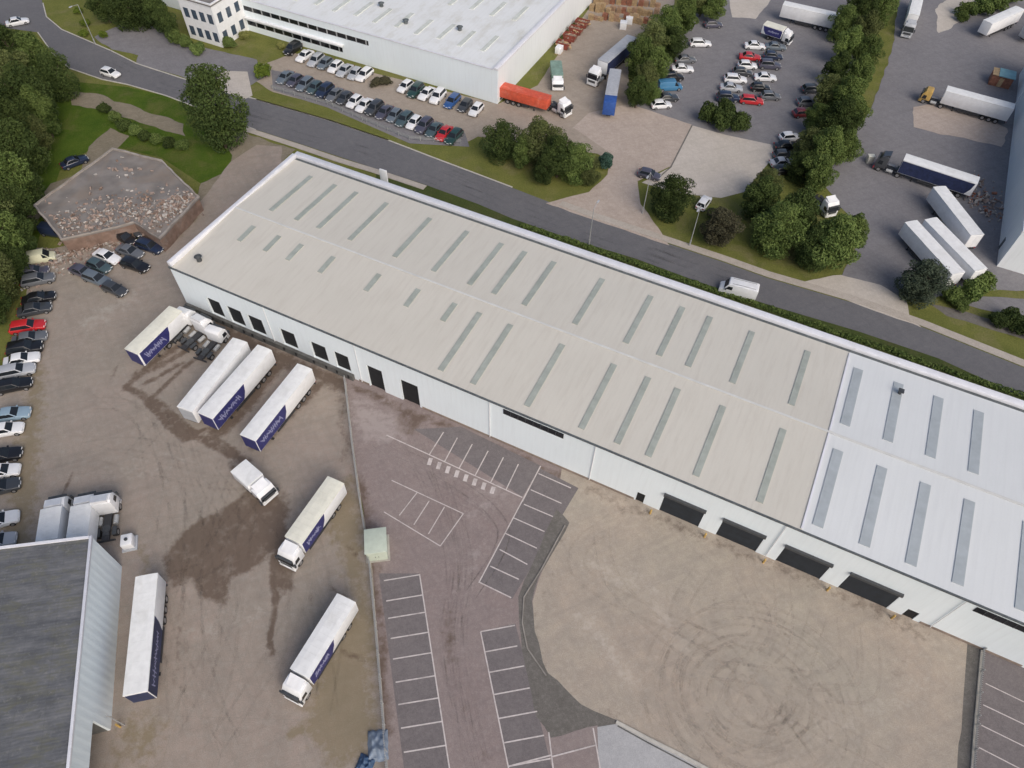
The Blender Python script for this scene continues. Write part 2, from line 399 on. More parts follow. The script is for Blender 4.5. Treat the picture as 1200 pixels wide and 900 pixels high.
def strip(name, px, width, m, z0, z1, side=0, raw=None):
    """kerb / path band along a polyline"""
    pts = raw or [P(*q) for q in px]; mb = MB(); L, Rr = [], []
    for i, p in enumerate(pts):
        d = ((pts[min(i + 1, len(pts) - 1)] - pts[max(i - 1, 0)])).normalized(); nn = Vector((-d.y, d.x))
        L.append(p + nn * width * (.5 + side * .5)); Rr.append(p - nn * width * (.5 - side * .5))
    for i in range(len(pts) - 1):
        a, b, c, d = Rr[i], Rr[i + 1], L[i + 1], L[i]
        if z1 - z0 < .003: mb.quad((a.x, a.y, z1), (b.x, b.y, z1), (c.x, c.y, z1), (d.x, d.y, z1))
        else:
            vs = [(q.x, q.y, z) for z in (z0, z1) for q in (a, b, c, d)]
            mb.add(vs, [(4, 5, 6, 7), (0, 1, 5, 4), (2, 3, 7, 6), (3, 0, 4, 7), (1, 2, 6, 5)])
    o = mb.build(name, m); o['kind'] = 'structure'; return o

S_ = sheet('ground', None, 'grass_dry', -.03, raw=[Vector((-3000, -1500)), Vector((3000, -1500)), Vector((3000, 4500)), Vector((-3000, 4500))])
road_far = [(-60, -60), (30, -40), (46, -12), (50, 4), (54, 20), (72, 35), (100, 47), (130, 60), (160, 75), (212, 92), (250, 103), (300, 117), (384, 141), (455, 165), (507, 185), (600, 220), (696, 257), (772, 282), (850, 308), (900, 326), (1007, 357), (1080, 383), (1200, 431), (1330, 485)]
road_near = [(-70, 20), (0, 32), (45, 38), (62, 62), (82, 80), (120, 93), (150, 99), (195, 112), (250, 133), (300, 152), (350, 168), (435, 196), (500, 217), (560, 239), (600, 256), (675, 282), (745, 303), (815, 329), (900, 357), (1005, 388), (1100, 420), (1200, 466), (1330, 522)]
sheet('road', road_far + road_near[::-1], 'tarmac_road', .012)
strip('footpath', [(288, 149), (350, 169), (400, 186), (440, 198), (500, 218)], 1.3, 'paving', 0, .11, -1)
strip('footpath', [(655, 241), (696, 256), (772, 281), (850, 307), (900, 325), (1007, 356), (1080, 382), (1200, 430), (1320, 478)], 1.5, 'paving', 0, .09, 1)
strip('kerb', road_far[3:14], .22, 'concrete_pale', 0, .13, 1)
strip('kerb', road_near[2:10], .22, 'concrete_pale', 0, .13, -1)
strip('kerb', road_far[11:16], .22, 'concrete_pale', 0, .13, 1)
# verges
sheet('grass_verge', [(288, 100), (320, 108), (384, 124), (425, 143), (480, 166), (540, 170), (570, 182), (610, 205), (660, 236), (600, 219), (507, 184), (455, 164), (384, 140), (300, 116)], 'grass_dry', -.004, rough_edge=.3)
sheet('grass_verge', [(80, 95), (150, 102), (200, 114), (250, 136), (285, 152), (270, 215), (235, 215), (190, 185), (135, 172), (120, 165), (70, 200), (30, 330), (-60, 420), (-80, 60), (40, 42), (60, 66)], 'grass_lush', -.004)
sheet('grass_verge', [(440, 199), (500, 217), (560, 239), (600, 256), (675, 282), (745, 303), (815, 329), (900, 357), (1005, 388), (1100, 420), (1200, 466), (1330, 522), (1330, 640), (1100, 560), (600, 380), (450, 300)], 'grass_dark', -.004)
sheet('grass_verge', [(760, 258), (790, 240), (880, 220), (1015, 260), (1010, 300), (935, 330), (850, 305), (772, 280)], 'grass_dry', -.004, rough_edge=.5)
sheet('grass_verge', [(1060, 345), (1110, 355), (1200, 385), (1330, 430), (1330, 480), (1200, 429), (1080, 381)], 'grass_dry', -.004, rough_edge=.4)
sheet('earth_bank', [(270, 150), (345, 175), (300, 225), (215, 270), (235, 215), (270, 200)], 'earth', .002, rough_edge=.6)
sheet('earth_bank', [(80, 105), (120, 112), (215, 145), (215, 160), (120, 130), (85, 122)], 'earth', .002, rough_edge=.8)

sheet('track', [(92, 205), (105, 172), (130, 150), (150, 160), (135, 176), (100, 198), (60, 235), (35, 275), (25, 300), (30, 250), (60, 215)], 'earth', .003, rough_edge=.5)
# main building frame
YB = R(-24.98); TX = Vector((math.cos(YB), math.sin(YB))); NY = Vector((-TX.y, TX.x)); BA = Vector((-52.88, 79.31))
def B(x, y): return BA + TX * x + NY * y

yard_stains = [
    ('poly', [(215, 622), (255, 600), (290, 577), (318, 572), (336, 600), (322, 640), (300, 662), (268, 678), (266, 703), (242, 694), (222, 672), (203, 684), (196, 655)], 1.2, 0, 1.0),
    ('line', [(322, 650), (320, 700), (321, 765)], .55, 0, 1.0),
    ('line', [(148, 455), (175, 468), (193, 492), (214, 517), (238, 505)], .7, 0, .95),
    ('line', [(185, 470), (230, 512), (275, 535)], .8, 0, .9), ('poly', [(192, 485), (225, 505), (240, 518), (205, 512)], .7, 0, .8), ('line', [(178, 470), (215, 432), (235, 418)], .6, 0, .85), ('line', [(150, 452), (185, 420), (210, 405)], .8, 0, .85),
    ('line', [(160, 440), (200, 420), (235, 400)], 1.0, 0, .8), ('line', [(170, 450), (215, 425)], .8, 0, .7),
    ('line', [(255, 505), (300, 460), (330, 420)], 1.6, 0, 1.0), ('line', [(300, 520), (345, 480), (392, 438)], 1.3, 0, .8), ('line', [(250, 512), (290, 540)], .9, 0, .9),
    ('line', [(216, 366), (290, 400), (404, 452)], 1.6, 0, .9),
    ('poly', [(330, 600), (345, 655), (340, 690), (322, 690), (318, 640)], 1.0, 0, .8),
    ('line', [(270, 545), (330, 585)], 1.5, 0, .6), ('line', [(310, 600), (320, 655)], 1.0, 0, .6),
    ('line', [(72, 600), (84, 556)], .5, 0, .7), ('line', [(55, 600), (75, 585)], 1.2, 1, .9), ('line', [(385, 690), (410, 700)], .5, 0, .7), ('line', [(400, 760), (425, 775)], .5, 0, .7), ('line', [(405, 640), (425, 655)], .5, 0, .6), ('line', [(205, 800), (208, 720)], .6, 0, .5),
    ('line', [(140, 425), (130, 445)], .6, 0, .5), ('line', [(360, 690), (372, 745)], .8, 0, .4),
    ('poly', [(370, 590), (412, 560), (430, 690), (440, 860), (400, 900), (350, 850), (385, 760), (420, 700), (400, 650)], 2.2, 1, .75),
    ('poly', [(30, 440), (52, 420), (46, 560), (40, 640), (0, 660), (14, 560)], 1.6, 1, .6),
    ('poly', [(140, 840), (200, 830), (190, 900), (120, 900)], 2.0, 1, .45), ('line', [(150, 630), (175, 660), (160, 690)], 1.2, 1, .5),
    ('line', [(340, 860), (400, 838), (438, 820)], .6, 1, .9), ('line', [(395, 880), (425, 858)], .6, 1, .9),
    ('line', [(230, 255), (190, 292)], .9, 1, .8), ('line', [(380, 440), (400, 470), (404, 540)], 1.2, 0, .5),
    ('line', [(100, 380), (150, 350)], 3.0, 2, .5), ('line', [(120, 560), (200, 540)], 4.0, 2, .35), ('line', [(230, 740), (300, 720)], 3, 2, .4)]
yard = [(330, 172), (330, 260), (410, 430), (405, 452), (420, 560), (437, 670), (450, 850), (460, 940), (60, 980), (-90, 960), (-80, 500), (-10, 470), (18, 400), (34, 330), (42, 290), (60, 292), (120, 276), (186, 286), (236, 235), (270, 190), (300, 170)]
sheet('yard', yard, 'yard_concrete', .004, .6, yard_stains, rough_edge=.25)
car_stains = [
    ('poly', [(518, 710), (528, 712), (538, 760), (536, 800), (524, 775), (520, 740)], .9, 0, .55), ('line', [(535, 790), (545, 850)], .7, 0, .4),
    ('line', [(419, 560), (438, 670), (452, 860)], 1.2, 0, .7), ('line', [(430, 600), (445, 680)], 1.8, 0, .5),
    ('line', [(410, 452), (480, 482), (690, 572)], .9, 0, .75), ('poly', [(470, 480), (505, 492), (490, 512), (462, 505)], 1.2, 0, .5),
    ('poly', [(570, 860), (580, 900), (560, 900)], 1, 0, .4),
    ('poly', [(405, 455), (500, 500), (460, 520), (415, 520)], 2, 2, .5), ('line', [(560, 600), (590, 560)], 3, 2, .5), ('line', [(540, 690), (560, 640)], 3, 2, .4)]
sheet('car_park', [(400, 430), (500, 455), (700, 545), (690, 620), (625, 700), (650, 800), (700, 850), (720, 920), (720, 980), (462, 980), (450, 850), (437, 670), (420, 560)], 'carpark_red', .008, 1.1, car_stains)
sheet('hardstanding', [(600, 545), (760, 565), (1160, 742), (1160, 985), (600, 985)], 'tarmac_dark', .002)
sheet('gravel_yard', [(660, 545), (760, 570), (900, 628), (1090, 712), (1157, 745), (1150, 765), (1128, 830), (1122, 900), (1118, 980), (900, 985), (830, 900), (722, 846), (680, 825), (641, 788), (625, 740), (624, 705), (640, 660), (664, 615), (650, 590)], 'gravel', .012, 1.2,
      [('line', [(690, 575), (900, 660), (1085, 742)], 1.6, 0, .45), ('line', [(640, 790), (628, 720), (660, 625)], .7, 0, .35), ('line', [(700, 830), (735, 845)], 1, 0, .4),
       ('line', [(905, 640), (1000, 690), (1060, 725)], 1.8, 0, .5), ('line', [(1060, 740), (1040, 820)], 2.5, 0, .3),
       ('line', [(800, 690), (900, 720), (980, 800)], 1.2, 0, .32), ('line', [(860, 740), (1000, 740)], 1.0, 0, .3), ('line', [(830, 760), (850, 880)], 1.2, 0, .3),
       ('line', [(690, 660), (760, 690), (800, 760)], 2, 2, .5), ('line', [(680, 720), (740, 800)], 2, 2, .5), ('line', [(960, 860), (1080, 800)], 2.5, 2, .4)], rough_edge=.35)
sheet('tarmac_strip', [(652, 596), (668, 612), (634, 672), (624, 704), (626, 740), (642, 789), (682, 826), (724, 846), (700, 850), (646, 864), (628, 840), (612, 760), (606, 700), (632, 640)], 'tarmac_dark', .016, rough_edge=.3)
sheet('concrete_pad', [(700, 852), (724, 848), (830, 902), (900, 940), (900, 990), (705, 990)], 'concrete_smooth', .020)
sheet('tarmac_strip', [(1135, 735), (1158, 745), (1156, 770), (1150, 830), (1140, 905), (1135, 985), (1120, 985), (1128, 830)], 'tarmac_dark', .016)
sheet('car_park', [(1154, 745), (1200, 765), (1340, 820), (1340, 985), (1134, 985), (1148, 830)], 'bay_tarmac', .018)
strip('kerb', [(662, 616), (634, 668), (620, 690), (614, 700), (612, 730), (618, 760), (640, 792)], .16, 'kerb_old', 0, .12)
strip('kerb', [(722, 846), (760, 866), (800, 886), (830, 902), (870, 925)], .35, 'concrete_pale', 0, .14)
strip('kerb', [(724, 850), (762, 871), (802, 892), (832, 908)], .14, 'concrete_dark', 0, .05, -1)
# tyre tracks: pairs of faint wheel marks left by turning lorries
def track_mat(name, col, strength):
    m = bpy.data.materials.new(name); n, l, b = nodes(m); co = worldpos(n)
    b.inputs['Base Color'].default_value = (*col, 1); b.inputs['Roughness'].default_value = .95; b.inputs['Specular IOR Level'].default_value = .1
    a = mul(n, l, ramp(n, l, nz(n, l, co, .28, 5, .7), .36, .66), ramp(n, l, nz(n, l, co, 2.2, 5, .7), .28, .62))
    l.new(mul(n, l, a, strength), b.inputs['Alpha']); MATS[name] = m
track_mat('track_dark', (.19, .16, .13), .17); track_mat('track_pale', (.50, .43, .36), .30); track_mat('track_oil', (.12, .10, .08), .13); track_mat('road_dark', (.09, .09, .09), .22)
def tracks(name, paths, m, z, wd=.42, gauge=2.0):
    mb = MB()
    for pts in paths:
        for off in ((-gauge / 2, gauge / 2) if gauge else (0,)):
            L_ = []
            for i, p in enumerate(pts):
                d = (pts[min(i + 1, len(pts) - 1)] - pts[max(i - 1, 0)]).normalized(); nn = Vector((-d.y, d.x))
                t_ = math.sin(math.pi * min(1, max(.02, i / (len(pts) - 1)))) ** .4; L_.append((p + nn * (off - wd / 2 * t_), p + nn * (off + wd / 2 * t_)))
            for a, b in zip(L_, L_[1:]): mb.quad((*a[0], z), (*b[0], z), (*b[1], z), (*a[1], z))
            z += .00007
    o = mb.build(name, m); o['kind'] = 'structure'; return o
def arc(c, r, a0, a1, n=26, e=1.0): return [Vector((c.x + math.cos(a0 + (a1 - a0) * i / n) * r, c.y + math.sin(a0 + (a1 - a0) * i / n) * r * e)) for i in range(n + 1)]
def curve(px, n=10):
    p = [P(*q) for q in px]; out = []
    for i in range(len(p) - 1):
        a, b, c, d = p[max(i - 1, 0)], p[i], p[i + 1], p[min(i + 2, len(p) - 1)]
        for k in range(n):
            t = k / n; out.append(.5 * ((2 * b) + (c - a) * t + (2 * a - 5 * b + 4 * c - d) * t * t + (3 * b - a - 3 * c + d) * t ** 3))
    return out + [p[-1]]
tr = random.Random(21); dk, pl_ = [], []
for k in range(30):
    c = gc + Vector((tr.gauss(0, .9), tr.gauss(-1.6, .8))); r_ = tr.uniform(1.8, 11.5); a0 = tr.uniform(0, 6.28); (dk if k % 3 else pl_).append(arc(c, r_, a0, a0 + tr.uniform(1.2, 3.6), 30, tr.uniform(.85, 1)))
for k in range(9):
    u0, v0 = tr.uniform(680, 1060), 0; v0 = 585 + (u0 - 690) * .39 + tr.uniform(8, 30); q = [(u0, v0), (u0 + tr.uniform(-40, 20), v0 + 70), (880 + tr.uniform(-150, 150), 790 + tr.uniform(-40, 60)), (880 + tr.uniform(-200, 180), 900)]
    (dk if k % 2 else pl_).append(curve(q))
tracks('tyre_tracks', dk, 'track_dark', .018); tracks('tyre_tracks', pl_, 'track_pale', .0215)
yt = []
for k in range(22):
    a = tr.choice([(260, 520), (300, 500), (200, 500), (180, 440), (330, 560), (230, 560)]); b = tr.choice([(200, 700), (250, 760), (260, 880), (200, 870), (120, 540), (90, 460), (380, 830)])
    q = [(a[0] + tr.uniform(-30, 30), a[1] + tr.uniform(-20, 20)), ((a[0] + b[0]) / 2 + tr.uniform(-60, 60), (a[1] + b[1]) / 2 + tr.uniform(-40, 40)), (b[0] + tr.uniform(-30, 30), b[1] + tr.uniform(-20, 20))]
    yt.append(curve(q))
tracks('tyre_tracks', yt, 'track_oil', .010)
ct = [curve([(470 + tr.uniform(-10, 40), 500), (535 + tr.uniform(-14, 10), 640), (532 + tr.uniform(-10, 14), 760), (552 + tr.uniform(-10, 14), 900)]) for k in range(8)] + [curve([(440, 520 + tr.uniform(-8, 20)), (520, 560 + tr.uniform(-8, 20)), (590, 620), (550, 700)]) for k in range(4)]
tracks('tyre_tracks', ct, 'track_oil', .0165, gauge=1.5, wd=.22)
# crack-sealing / patch repairs in road and lots
rp = []
for k in range(26):
    i = tr.randrange(6, 18); a, b = P(*road_near[min(i, 19)]), P(*road_far[min(i + 1, 22)]); q = a.lerp(b, tr.uniform(.2, .8)); d = (P(*road_far[min(i + 2, 22)]) - P(*road_far[min(i + 1, 22)])).normalized()
    rp.append([q + d * t + Vector((-d.y, d.x)) * tr.uniform(-.15, .15) for t in (0, 2, 4, tr.uniform(6, 14))])
tracks('road_wear', rp, 'road_dark', .0165, wd=.5, gauge=1.7)

# bays: darker tarmac under the rows
def bays(name, a, b, c, d, z=.012): sheet(name, [a, b, c, d], 'bay_tarmac', z)
bays('parking_bays', (444, 672), (491, 672), (527, 905), (474, 905))
bays('parking_bays', (563, 740), (604, 731), (648, 905), (597, 905))
bays('parking_bays', (633, 549), (678, 572), (600, 702), (561, 682), .0125)
bays('parking_bays', (485, 503), (540, 500), (634, 546), (612, 582), .0118)

# painted lines
def lines(name, segs, wid=.15, z=.03):
    mb = MB()
    for a, b in segs:
        a, b = P(*a), P(*b); d = (b - a).normalized(); nn = Vector((-d.y, d.x)) * wid * .5
        k = max(1, int((b - a).length / 2))
        mb.quad((*(a - nn), z), (*(b - nn), z), (*(b + nn), z), (*(a + nn), z)); z += .00011
    o = mb.build(name, 'line_paint'); o['kind'] = 'structure'; return o
def lerp(a, b, t): return (a[0] + (b[0] - a[0]) * t, a[1] + (b[1] - a[1]) * t)
segs = [((491.7, 672.8), (529, 915))]
for ye in (673.6, 697.3, 717.5, 741, 765, 792, 818, 845.5, 873.6, 903):
    xe = 491.7 + (ye - 672.8) * .1502
    L_ = 42 + (ye - 673) * .033
    segs.append(((xe - L_, ye + L_ * .165), (xe, ye)))
lines('bay_lines', segs)
segs = [((563.3, 740.3), (600, 920))]
for yl, L_ in ((740.3, 40), (764, 38), (788, 41), (814, 42), (842, 45), (870.5, 47), (898, 49)):
    xl = 563.3 + (yl - 740.3) * .2085
    segs.append(((xl, yl), (xl + L_, yl - L_ * .185)))
segs += [((643, 858), (650, 915)), ((695, 853), (706, 915)), ((600, 897), (646, 885)), ((646, 887), (699, 873))]
lines('bay_lines', segs)
segs = [((633.6, 546.2), (561.1, 683))]
for i, (a, b) in enumerate([((631, 555), (669, 572)), ((622, 574), (658, 590)), ((614, 591), (648, 605.5)), ((602, 607), (638, 623)), ((592, 625), (629, 642.5)), ((585.5, 644), (618, 661.5)), ((574.5, 663.5), (608, 679)), ((561, 682), (599, 700.5))]): segs.append((a, b))
lines('bay_lines', segs)
segs = [((453, 510), (612, 583))]
for a, b in [((519.8, 506.5), (503, 533)), ((536, 513), (521, 541)), ((553.5, 520.5), (538, 549)), ((572, 528.5), (557, 557)), ((590, 536), (575, 565.5)), ((607.5, 544), (593, 574)), ((633, 547), (612, 588))]: segs.append((a, b))
lines('bay_lines', segs)
# hatched entrance teeth along the row
lines('bay_lines', [((505 + i * 10.5, 537 + i * 4.8), (502.5 + i * 10.5, 545 + i * 4.8)) for i in range(8)], .55, .034)
segs = [((459, 563), (543, 602)), ((450, 600), (516, 640)), ((543, 602), (516, 640)), ((489, 577), (468, 604)), ((503, 587), (485, 615)), ((521, 594), (502, 626))]
lines('bay_lines', segs, .13)
lines('bay_lines', [((1155, 801), (1215, 830)), ((1152, 826), (1215, 856)), ((1150, 850), (1215, 882)), ((1147, 876), (1215, 911))], .12)

# aprons, lots, yards beyond the road
sheet('factory_yard', [(300, 78), (345, 62), (583, 122), (630, 100), (690, 10), (700, -20), (790, -30), (790, 20), (735, 60), (738, 122), (810, 146), (786, 195), (748, 212), (700, 180), (560, 160), (540, 170), (480, 166), (384, 124), (320, 108), (300, 95)], 'aisle_tan', .004, rough_edge=.2)
sheet('parking_bays', [(318, 82), (335, 85), (400, 108), (545, 156), (550, 172), (480, 168), (384, 126), (320, 106)], 'tarmac_lot', .010)
sheet('factory_yard', [(165, 58), (215, 50), (300, 70), (310, 90), (290, 102), (220, 92), (160, 74)], 'tarmac_lot', .008, rough_edge=.3)
sheet('factory_yard', [(110, 44), (160, 20), (215, 50), (170, 66), (130, 58)], 'tarmac_lot', .006, rough_edge=.5)
sheet('entrance_apron', [(252, 92), (262, 83), (290, 84), (296, 112), (288, 116), (262, 108)], 'apron_pale', .024)
sheet('entrance_apron', [(672, 150), (690, 132), (738, 122), (811, 146), (786, 195), (747, 212), (751, 240), (775, 272), (785, 288), (696, 258), (640, 238), (690, 225), (712, 205), (716, 180)], 'apron_pink', .016, rough_edge=.25)
sheet('entrance_apron', [(811, 147), (850, 158), (906, 170), (905, 186), (872, 225), (845, 232), (790, 226), (752, 214), (786, 196)], 'apron_pale', .020)
strip('drain_channel', [(811, 147), (786, 196), (772, 208)], .3, 'tarmac_dark', .03, .03)
sheet('upper_car_park', [(735, 124), (790, 20), (850, -25), (1000, -40), (1010, 60), (965, 130), (935, 200), (905, 208), (906, 172), (850, 160), (811, 147)], 'tarmac_lot', .008)
sheet('concrete_pad', [(850, -20), (915, -20), (900, 5), (885, 22), (858, 20)], 'apron_pale', .014, rough_edge=.3)
sheet('lorry_yard', [(1060, -40), (1360, -40), (1360, 330), (1200, 340), (1130, 340), (1085, 352), (1035, 345), (985, 325), (1012, 275), (960, 210), (1020, 130), (1045, 60)], 'tarmac_lot', .008, rough_edge=.4)
sheet('entrance_apron', [(937, 331), (985, 322), (1032, 334), (1062, 352), (1066, 372), (1080, 384), (1007, 358)], 'apron_pale', .022, rough_edge=.3)
sheet('concrete_pad', [(1070, 125), (1110, 118), (1180, 150), (1175, 172), (1070, 150)], 'apron_pink', .014, rough_edge=.6)
sheet('concrete_pad', [(1095, 10), (1140, -20), (1160, -5), (1120, 30), (1100, 40)], 'apron_pale', .014, rough_edge=.8)
sheet('footpath', [(1090, 356), (1120, 362), (1200, 385), (1300, 425), (1300, 440), (1200, 398), (1110, 370)], 'tarmac_dark', .004, rough_edge=.3)
sheet('entrance_apron', [(1120, 345), (1200, 350), (1330, 370), (1330, 395), (1200, 372), (1130, 358)], 'tarmac_lot', .012, rough_edge=.4)
# ------------------------------------------------------------------ main warehouse
HE, HR, BW, BL = 9.04, 9.75, 32.2, 152.0
XD = 96.6; RY = 15.2; YG = 30.6
wh = thing('warehouse', 'long low warehouse with beige and white roof sheets, white walls and dock doors', 'warehouse', (*BA, 0), YB)
LDOORS = [(5.4, 8.1), (9.3, 12.2), (13.3, 16.2), (19.4, 22.2), (25.0, 27.8), (29.2, 31.8)]
LDOORS2 = [(35.0, 37.6), (40.7, 43.6)]
BDOORS = [(80.6, 86.0), (88.4, 93.7), (96.3, 101.9), (104.2, 110.1)]
OPEN = [(a, b, 1.2, 5.0) for a, b in LDOORS] + [(a, b, .05, 5.0) for a, b in LDOORS2] + [(a, b, .05, 4.5) for a, b in BDOORS] + [(77.2, 78.3, .05, 2.2), (111.9, 113.2, .05, 2.0), (126, 131.5, .05, 4.5), (135, 140.5, .05, 4.5)]
OPEN.sort()
mb = MB(); x = 0
TH = .35
ZT = HE - .12
for a, b, z0, z1 in OPEN:
    mb.box(x, a, 0, TH, 0, ZT); mb.box(a, b, 0, TH, z1, ZT)
    if z0 > .5: mb.box(a, b, 0, TH, 0, z0)
    x = b
mb.box(x, BL, 0, TH, 0, ZT)
mb.build('wall', 'clad_wall', wh)
MB().box(-.0, .3, TH, BW, 0, HE - .1).build('wall', 'clad_side', wh)
MB().box(BL - .3, BL, TH, BW, 0, HE - .1).build('wall', 'clad_side', wh)
MB().box(.3, BL - .3, BW - .3, BW, 0, HE - .1).build('wall', 'clad_wall', wh)
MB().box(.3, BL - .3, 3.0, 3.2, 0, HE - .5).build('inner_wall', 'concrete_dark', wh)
# roof slopes
for nm, xa, xb, m in (('roof', .25, XD, 'roof_beige'), ('roof', XD, BL, 'roof_pale')):
    mb = MB()
    for (ya, za, yb_, zb) in ((.02, HE - .02, RY, HR), (RY, HR, YG, HE + .15)):
        mb.add([(xa, ya, za), (xb, ya, za), (xb, yb_, zb), (xa, yb_, zb), (xa, ya, za - .2), (xb, ya, za - .2), (xb, yb_, zb - .2), (xa, yb_, zb - .2)],
               [(0, 1, 2, 3), (7, 6, 5, 4), (0, 4, 5, 1), (1, 5, 6, 2), (2, 6, 7, 3), (3, 7, 4, 0)])
    mb.build(nm, m, wh)
def rz_(y): return HE - .02 + (HR - HE + .02) * y / RY if y < RY else HR + (HE + .15 - HR) * (y - RY) / (YG - RY)
def slab(xa, xb, ya, yb_, up, th=.08):
    return MB().add([(xx, yy, rz_(yy) + dz) for dz in (up, up + th) for xx, yy in ((xa, ya), (xb, ya), (xb, yb_), (xa, yb_))],
                    [(3, 2, 1, 0), (4, 5, 6, 7), (0, 1, 5, 4), (1, 2, 6, 5), (2, 3, 7, 6), (3, 0, 4, 7)])
SKX = [6.1, 11.1, 15.4, 21.4, 29.7, 36.6, 42.8, 46.9, 51.9, 60.0, 67.8, 72.75, 76.95, 83.2, 91.2, 98.2, 103.6, 108.8, 113.9, 120.5, 127, 133.5, 140]
for i, sx in enumerate(SKX):
    m = 'rooflight' if sx < XD else 'rooflight_cool'; hw = .42 if sx < XD else .62
    slab(sx - hw, sx + hw, 17.1, 27.9, .012).build('rooflight', m, wh)
    slab(sx - hw, sx + hw, 9.1 if i < 7 else 1.3, 12.8, .012).build('rooflight', m, wh)
slab(.35, BL - .3, RY - .35, RY - .005, .03, .05).build('ridge_cap', 'ridge_paint', wh)
mb = slab(XD - .12, XD + .12, .2, RY - .4, .02, .10); mb2 = slab(XD - .12, XD + .12, RY + .05, YG - .3, .02, .10)
mb.add(mb2.v, mb2.f); mb.build('joint_flashing', 'parapet_cap', wh)
MB().box(-.05, BL, -.22, .0, HE - .18, HE + .02).build('gutter', 'gutter_dark', wh)
MB().box(.3, BL - .3, YG + .02, BW - 1.02, HE - .15, HE + .05).build('gutter', 'gutter_dark', wh)
MB().box(-.02, BL, BW - 1.0, BW + .1, HE - .1, HE + .62).build('parapet', 'parapet_cap', wh, bevel=.05)
MB().box(-.15, .55, .05, BW - 1.02, HE + .06, HE + .85).build('parapet', 'parapet_cap', wh, bevel=.05)
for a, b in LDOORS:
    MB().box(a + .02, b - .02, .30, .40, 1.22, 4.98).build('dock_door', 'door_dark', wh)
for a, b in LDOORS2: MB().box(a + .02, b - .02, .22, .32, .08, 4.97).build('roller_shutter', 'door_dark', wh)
for a, b, *_ in OPEN:
    if b - a > 5: 
        mb = MB()
        for k in range(15): mb.box(a + .02, b - .02, .05, .1 + .02 * (k % 2), .1 + k * .29, .1 + k * .29 + .285)
        d = mb.build('roller_shutter', 'shutter_navy', wh)
        MB().box(a - .1, b + .1, -.35, -.01, 4.3, 4.75).build('shutter_box', 'dark_metal', wh)
for a, b in ((77.2, 78.3), (111.9, 113.2)): MB().box(a + .02, b - .02, .1, .16, .06, 2.0).build('door', 'door_dark', wh)
for a, b in ((57.2, 66.0), (116.5, 125)):
    f = MB().box(a, b, -.06, -.002, 7.3, 8.35).build('window', 'window_black', wh)
    mb = MB()
    for k in range(1, 8): mb.box(a + (b - a) * k / 8 - .03, a + (b - a) * k / 8 + .03, -.10, -.062, 7.3, 8.35)
    mb.build('mullion', 'dark_metal', f)
MB().box(.0, 32.2, -.5, -.01, 0, 1.15).build('dock_plinth', 'concrete_dark', wh)
mb = MB()
for a, b in LDOORS:
    for q in (a + .15, b - .4): mb.box(q, q + .25, -.66, -.52, .55, 1.1)
mb.build('dock_bumper', 'rubber', wh)
for xa, xb in ((33.0, 34.8), (44, 77), (114, 125.5)): MB().box(xa, xb, -.05, -.005, 0, .45).build('wall_base', 'wall_dirt', wh)
for k, xx in enumerate((79.7, 87.2, 95.0, 103.1, 110.9)):
    mb = MB(); mb.cyl((0, 0, 0), (0, 0, 1.0), .14, n=12); mb.cyl((0, 0, 1.0), (0, 0, 1.06), .14, .06, n=12)
    o = tag(mb.build('bollard', 'yellow'), ['yellow bollard left of the leftmost navy roller shutter', 'yellow bollard between the first and second navy roller shutters', 'yellow bollard between the two middle navy roller shutters', 'yellow bollard between the third and fourth navy roller shutters', 'yellow bollard right of the rightmost navy roller shutter'][k], 'bollard', 'bollards by the roller shutters')
    o.location = (*B(xx, -1.0), 0)
for xx in (17.7, 33.6, 55.2, 70.5, 95.0, 115.2, 133): MB().cyl((xx, -.14, .3), (xx, -.14, HE - .2), .06, n=8).build('downpipe', 'paint_white', wh)
mb = MB(); mb.cyl((3.4, 3.0, HE), (3.4, 3.0, HE + 1.0), .4, n=12); mb.cyl((3.4, 3.0, HE + 1.0), (3.4, 3.0, HE + 1.25), .6, .15, n=12); mb.build('roof_vent', 'dark_metal', wh)
mb = MB(); mb.cyl((103.9, 26.0, HE), (103.9, 26.0, HE + .9), .22, n=12); mb.box(103.55, 104.25, 25.65, 26.35, HE + .9, HE + 1.1); mb.build('roof_vent', 'dark_metal', wh)

# ------------------------------------------------------------------ other buildings
# grey-roofed shed, lower left
Q0 = Vector((-48.02, 35.03)); QD = (Vector((-42.6, 16.4)) - Q0).normalized(); QZ = math.atan2(-QD.y, -QD.x) - R(90)
sh = thing('shed', 'shed with dark grey mossy cement roof and pale blue side wall', 'shed', (*Q0, 0), QZ)
H0, H1 = 8.4, 11.0
mb = MB(); mb.box(-.3, 0, -19.4, 0, 0, H0); mb.box(-.3, 0, -46, -19.4, 4.4, H0); mb.box(-.3, 0, -46, -32, 0, 4.4)
mb.build('wall', 'clad_side', sh)
mb = MB(); mb.add([(-26, 0, 0), (-.3, 0, 0), (-.3, 0, H0), (-13, 0, H1 - .1), (-26, 0, H0), (-26, -.3, 0), (-.3, -.3, 0), (-.3, -.3, H0), (-13, -.3, H1 - .1), (-26, -.3, H0)],
                  [(0, 1, 2, 3, 4), (9, 8, 7, 6, 5), (0, 5, 6, 1), (1, 6, 7, 2), (2, 7, 8, 3), (3, 8, 9, 4), (4, 9, 5, 0)]); mb.build('wall', 'clad_side', sh)
MB().box(-26, -25.7, -46, -.3, 0, H0).build('wall', 'clad_side', sh)
MB().box(-5, -4.7, -32, -19.4, 0, 4.6).box(-4.7, -.3, -19.4, -19.2, 0, 4.4).build('recess_wall', 'concrete_dark', sh)
mb = MB()
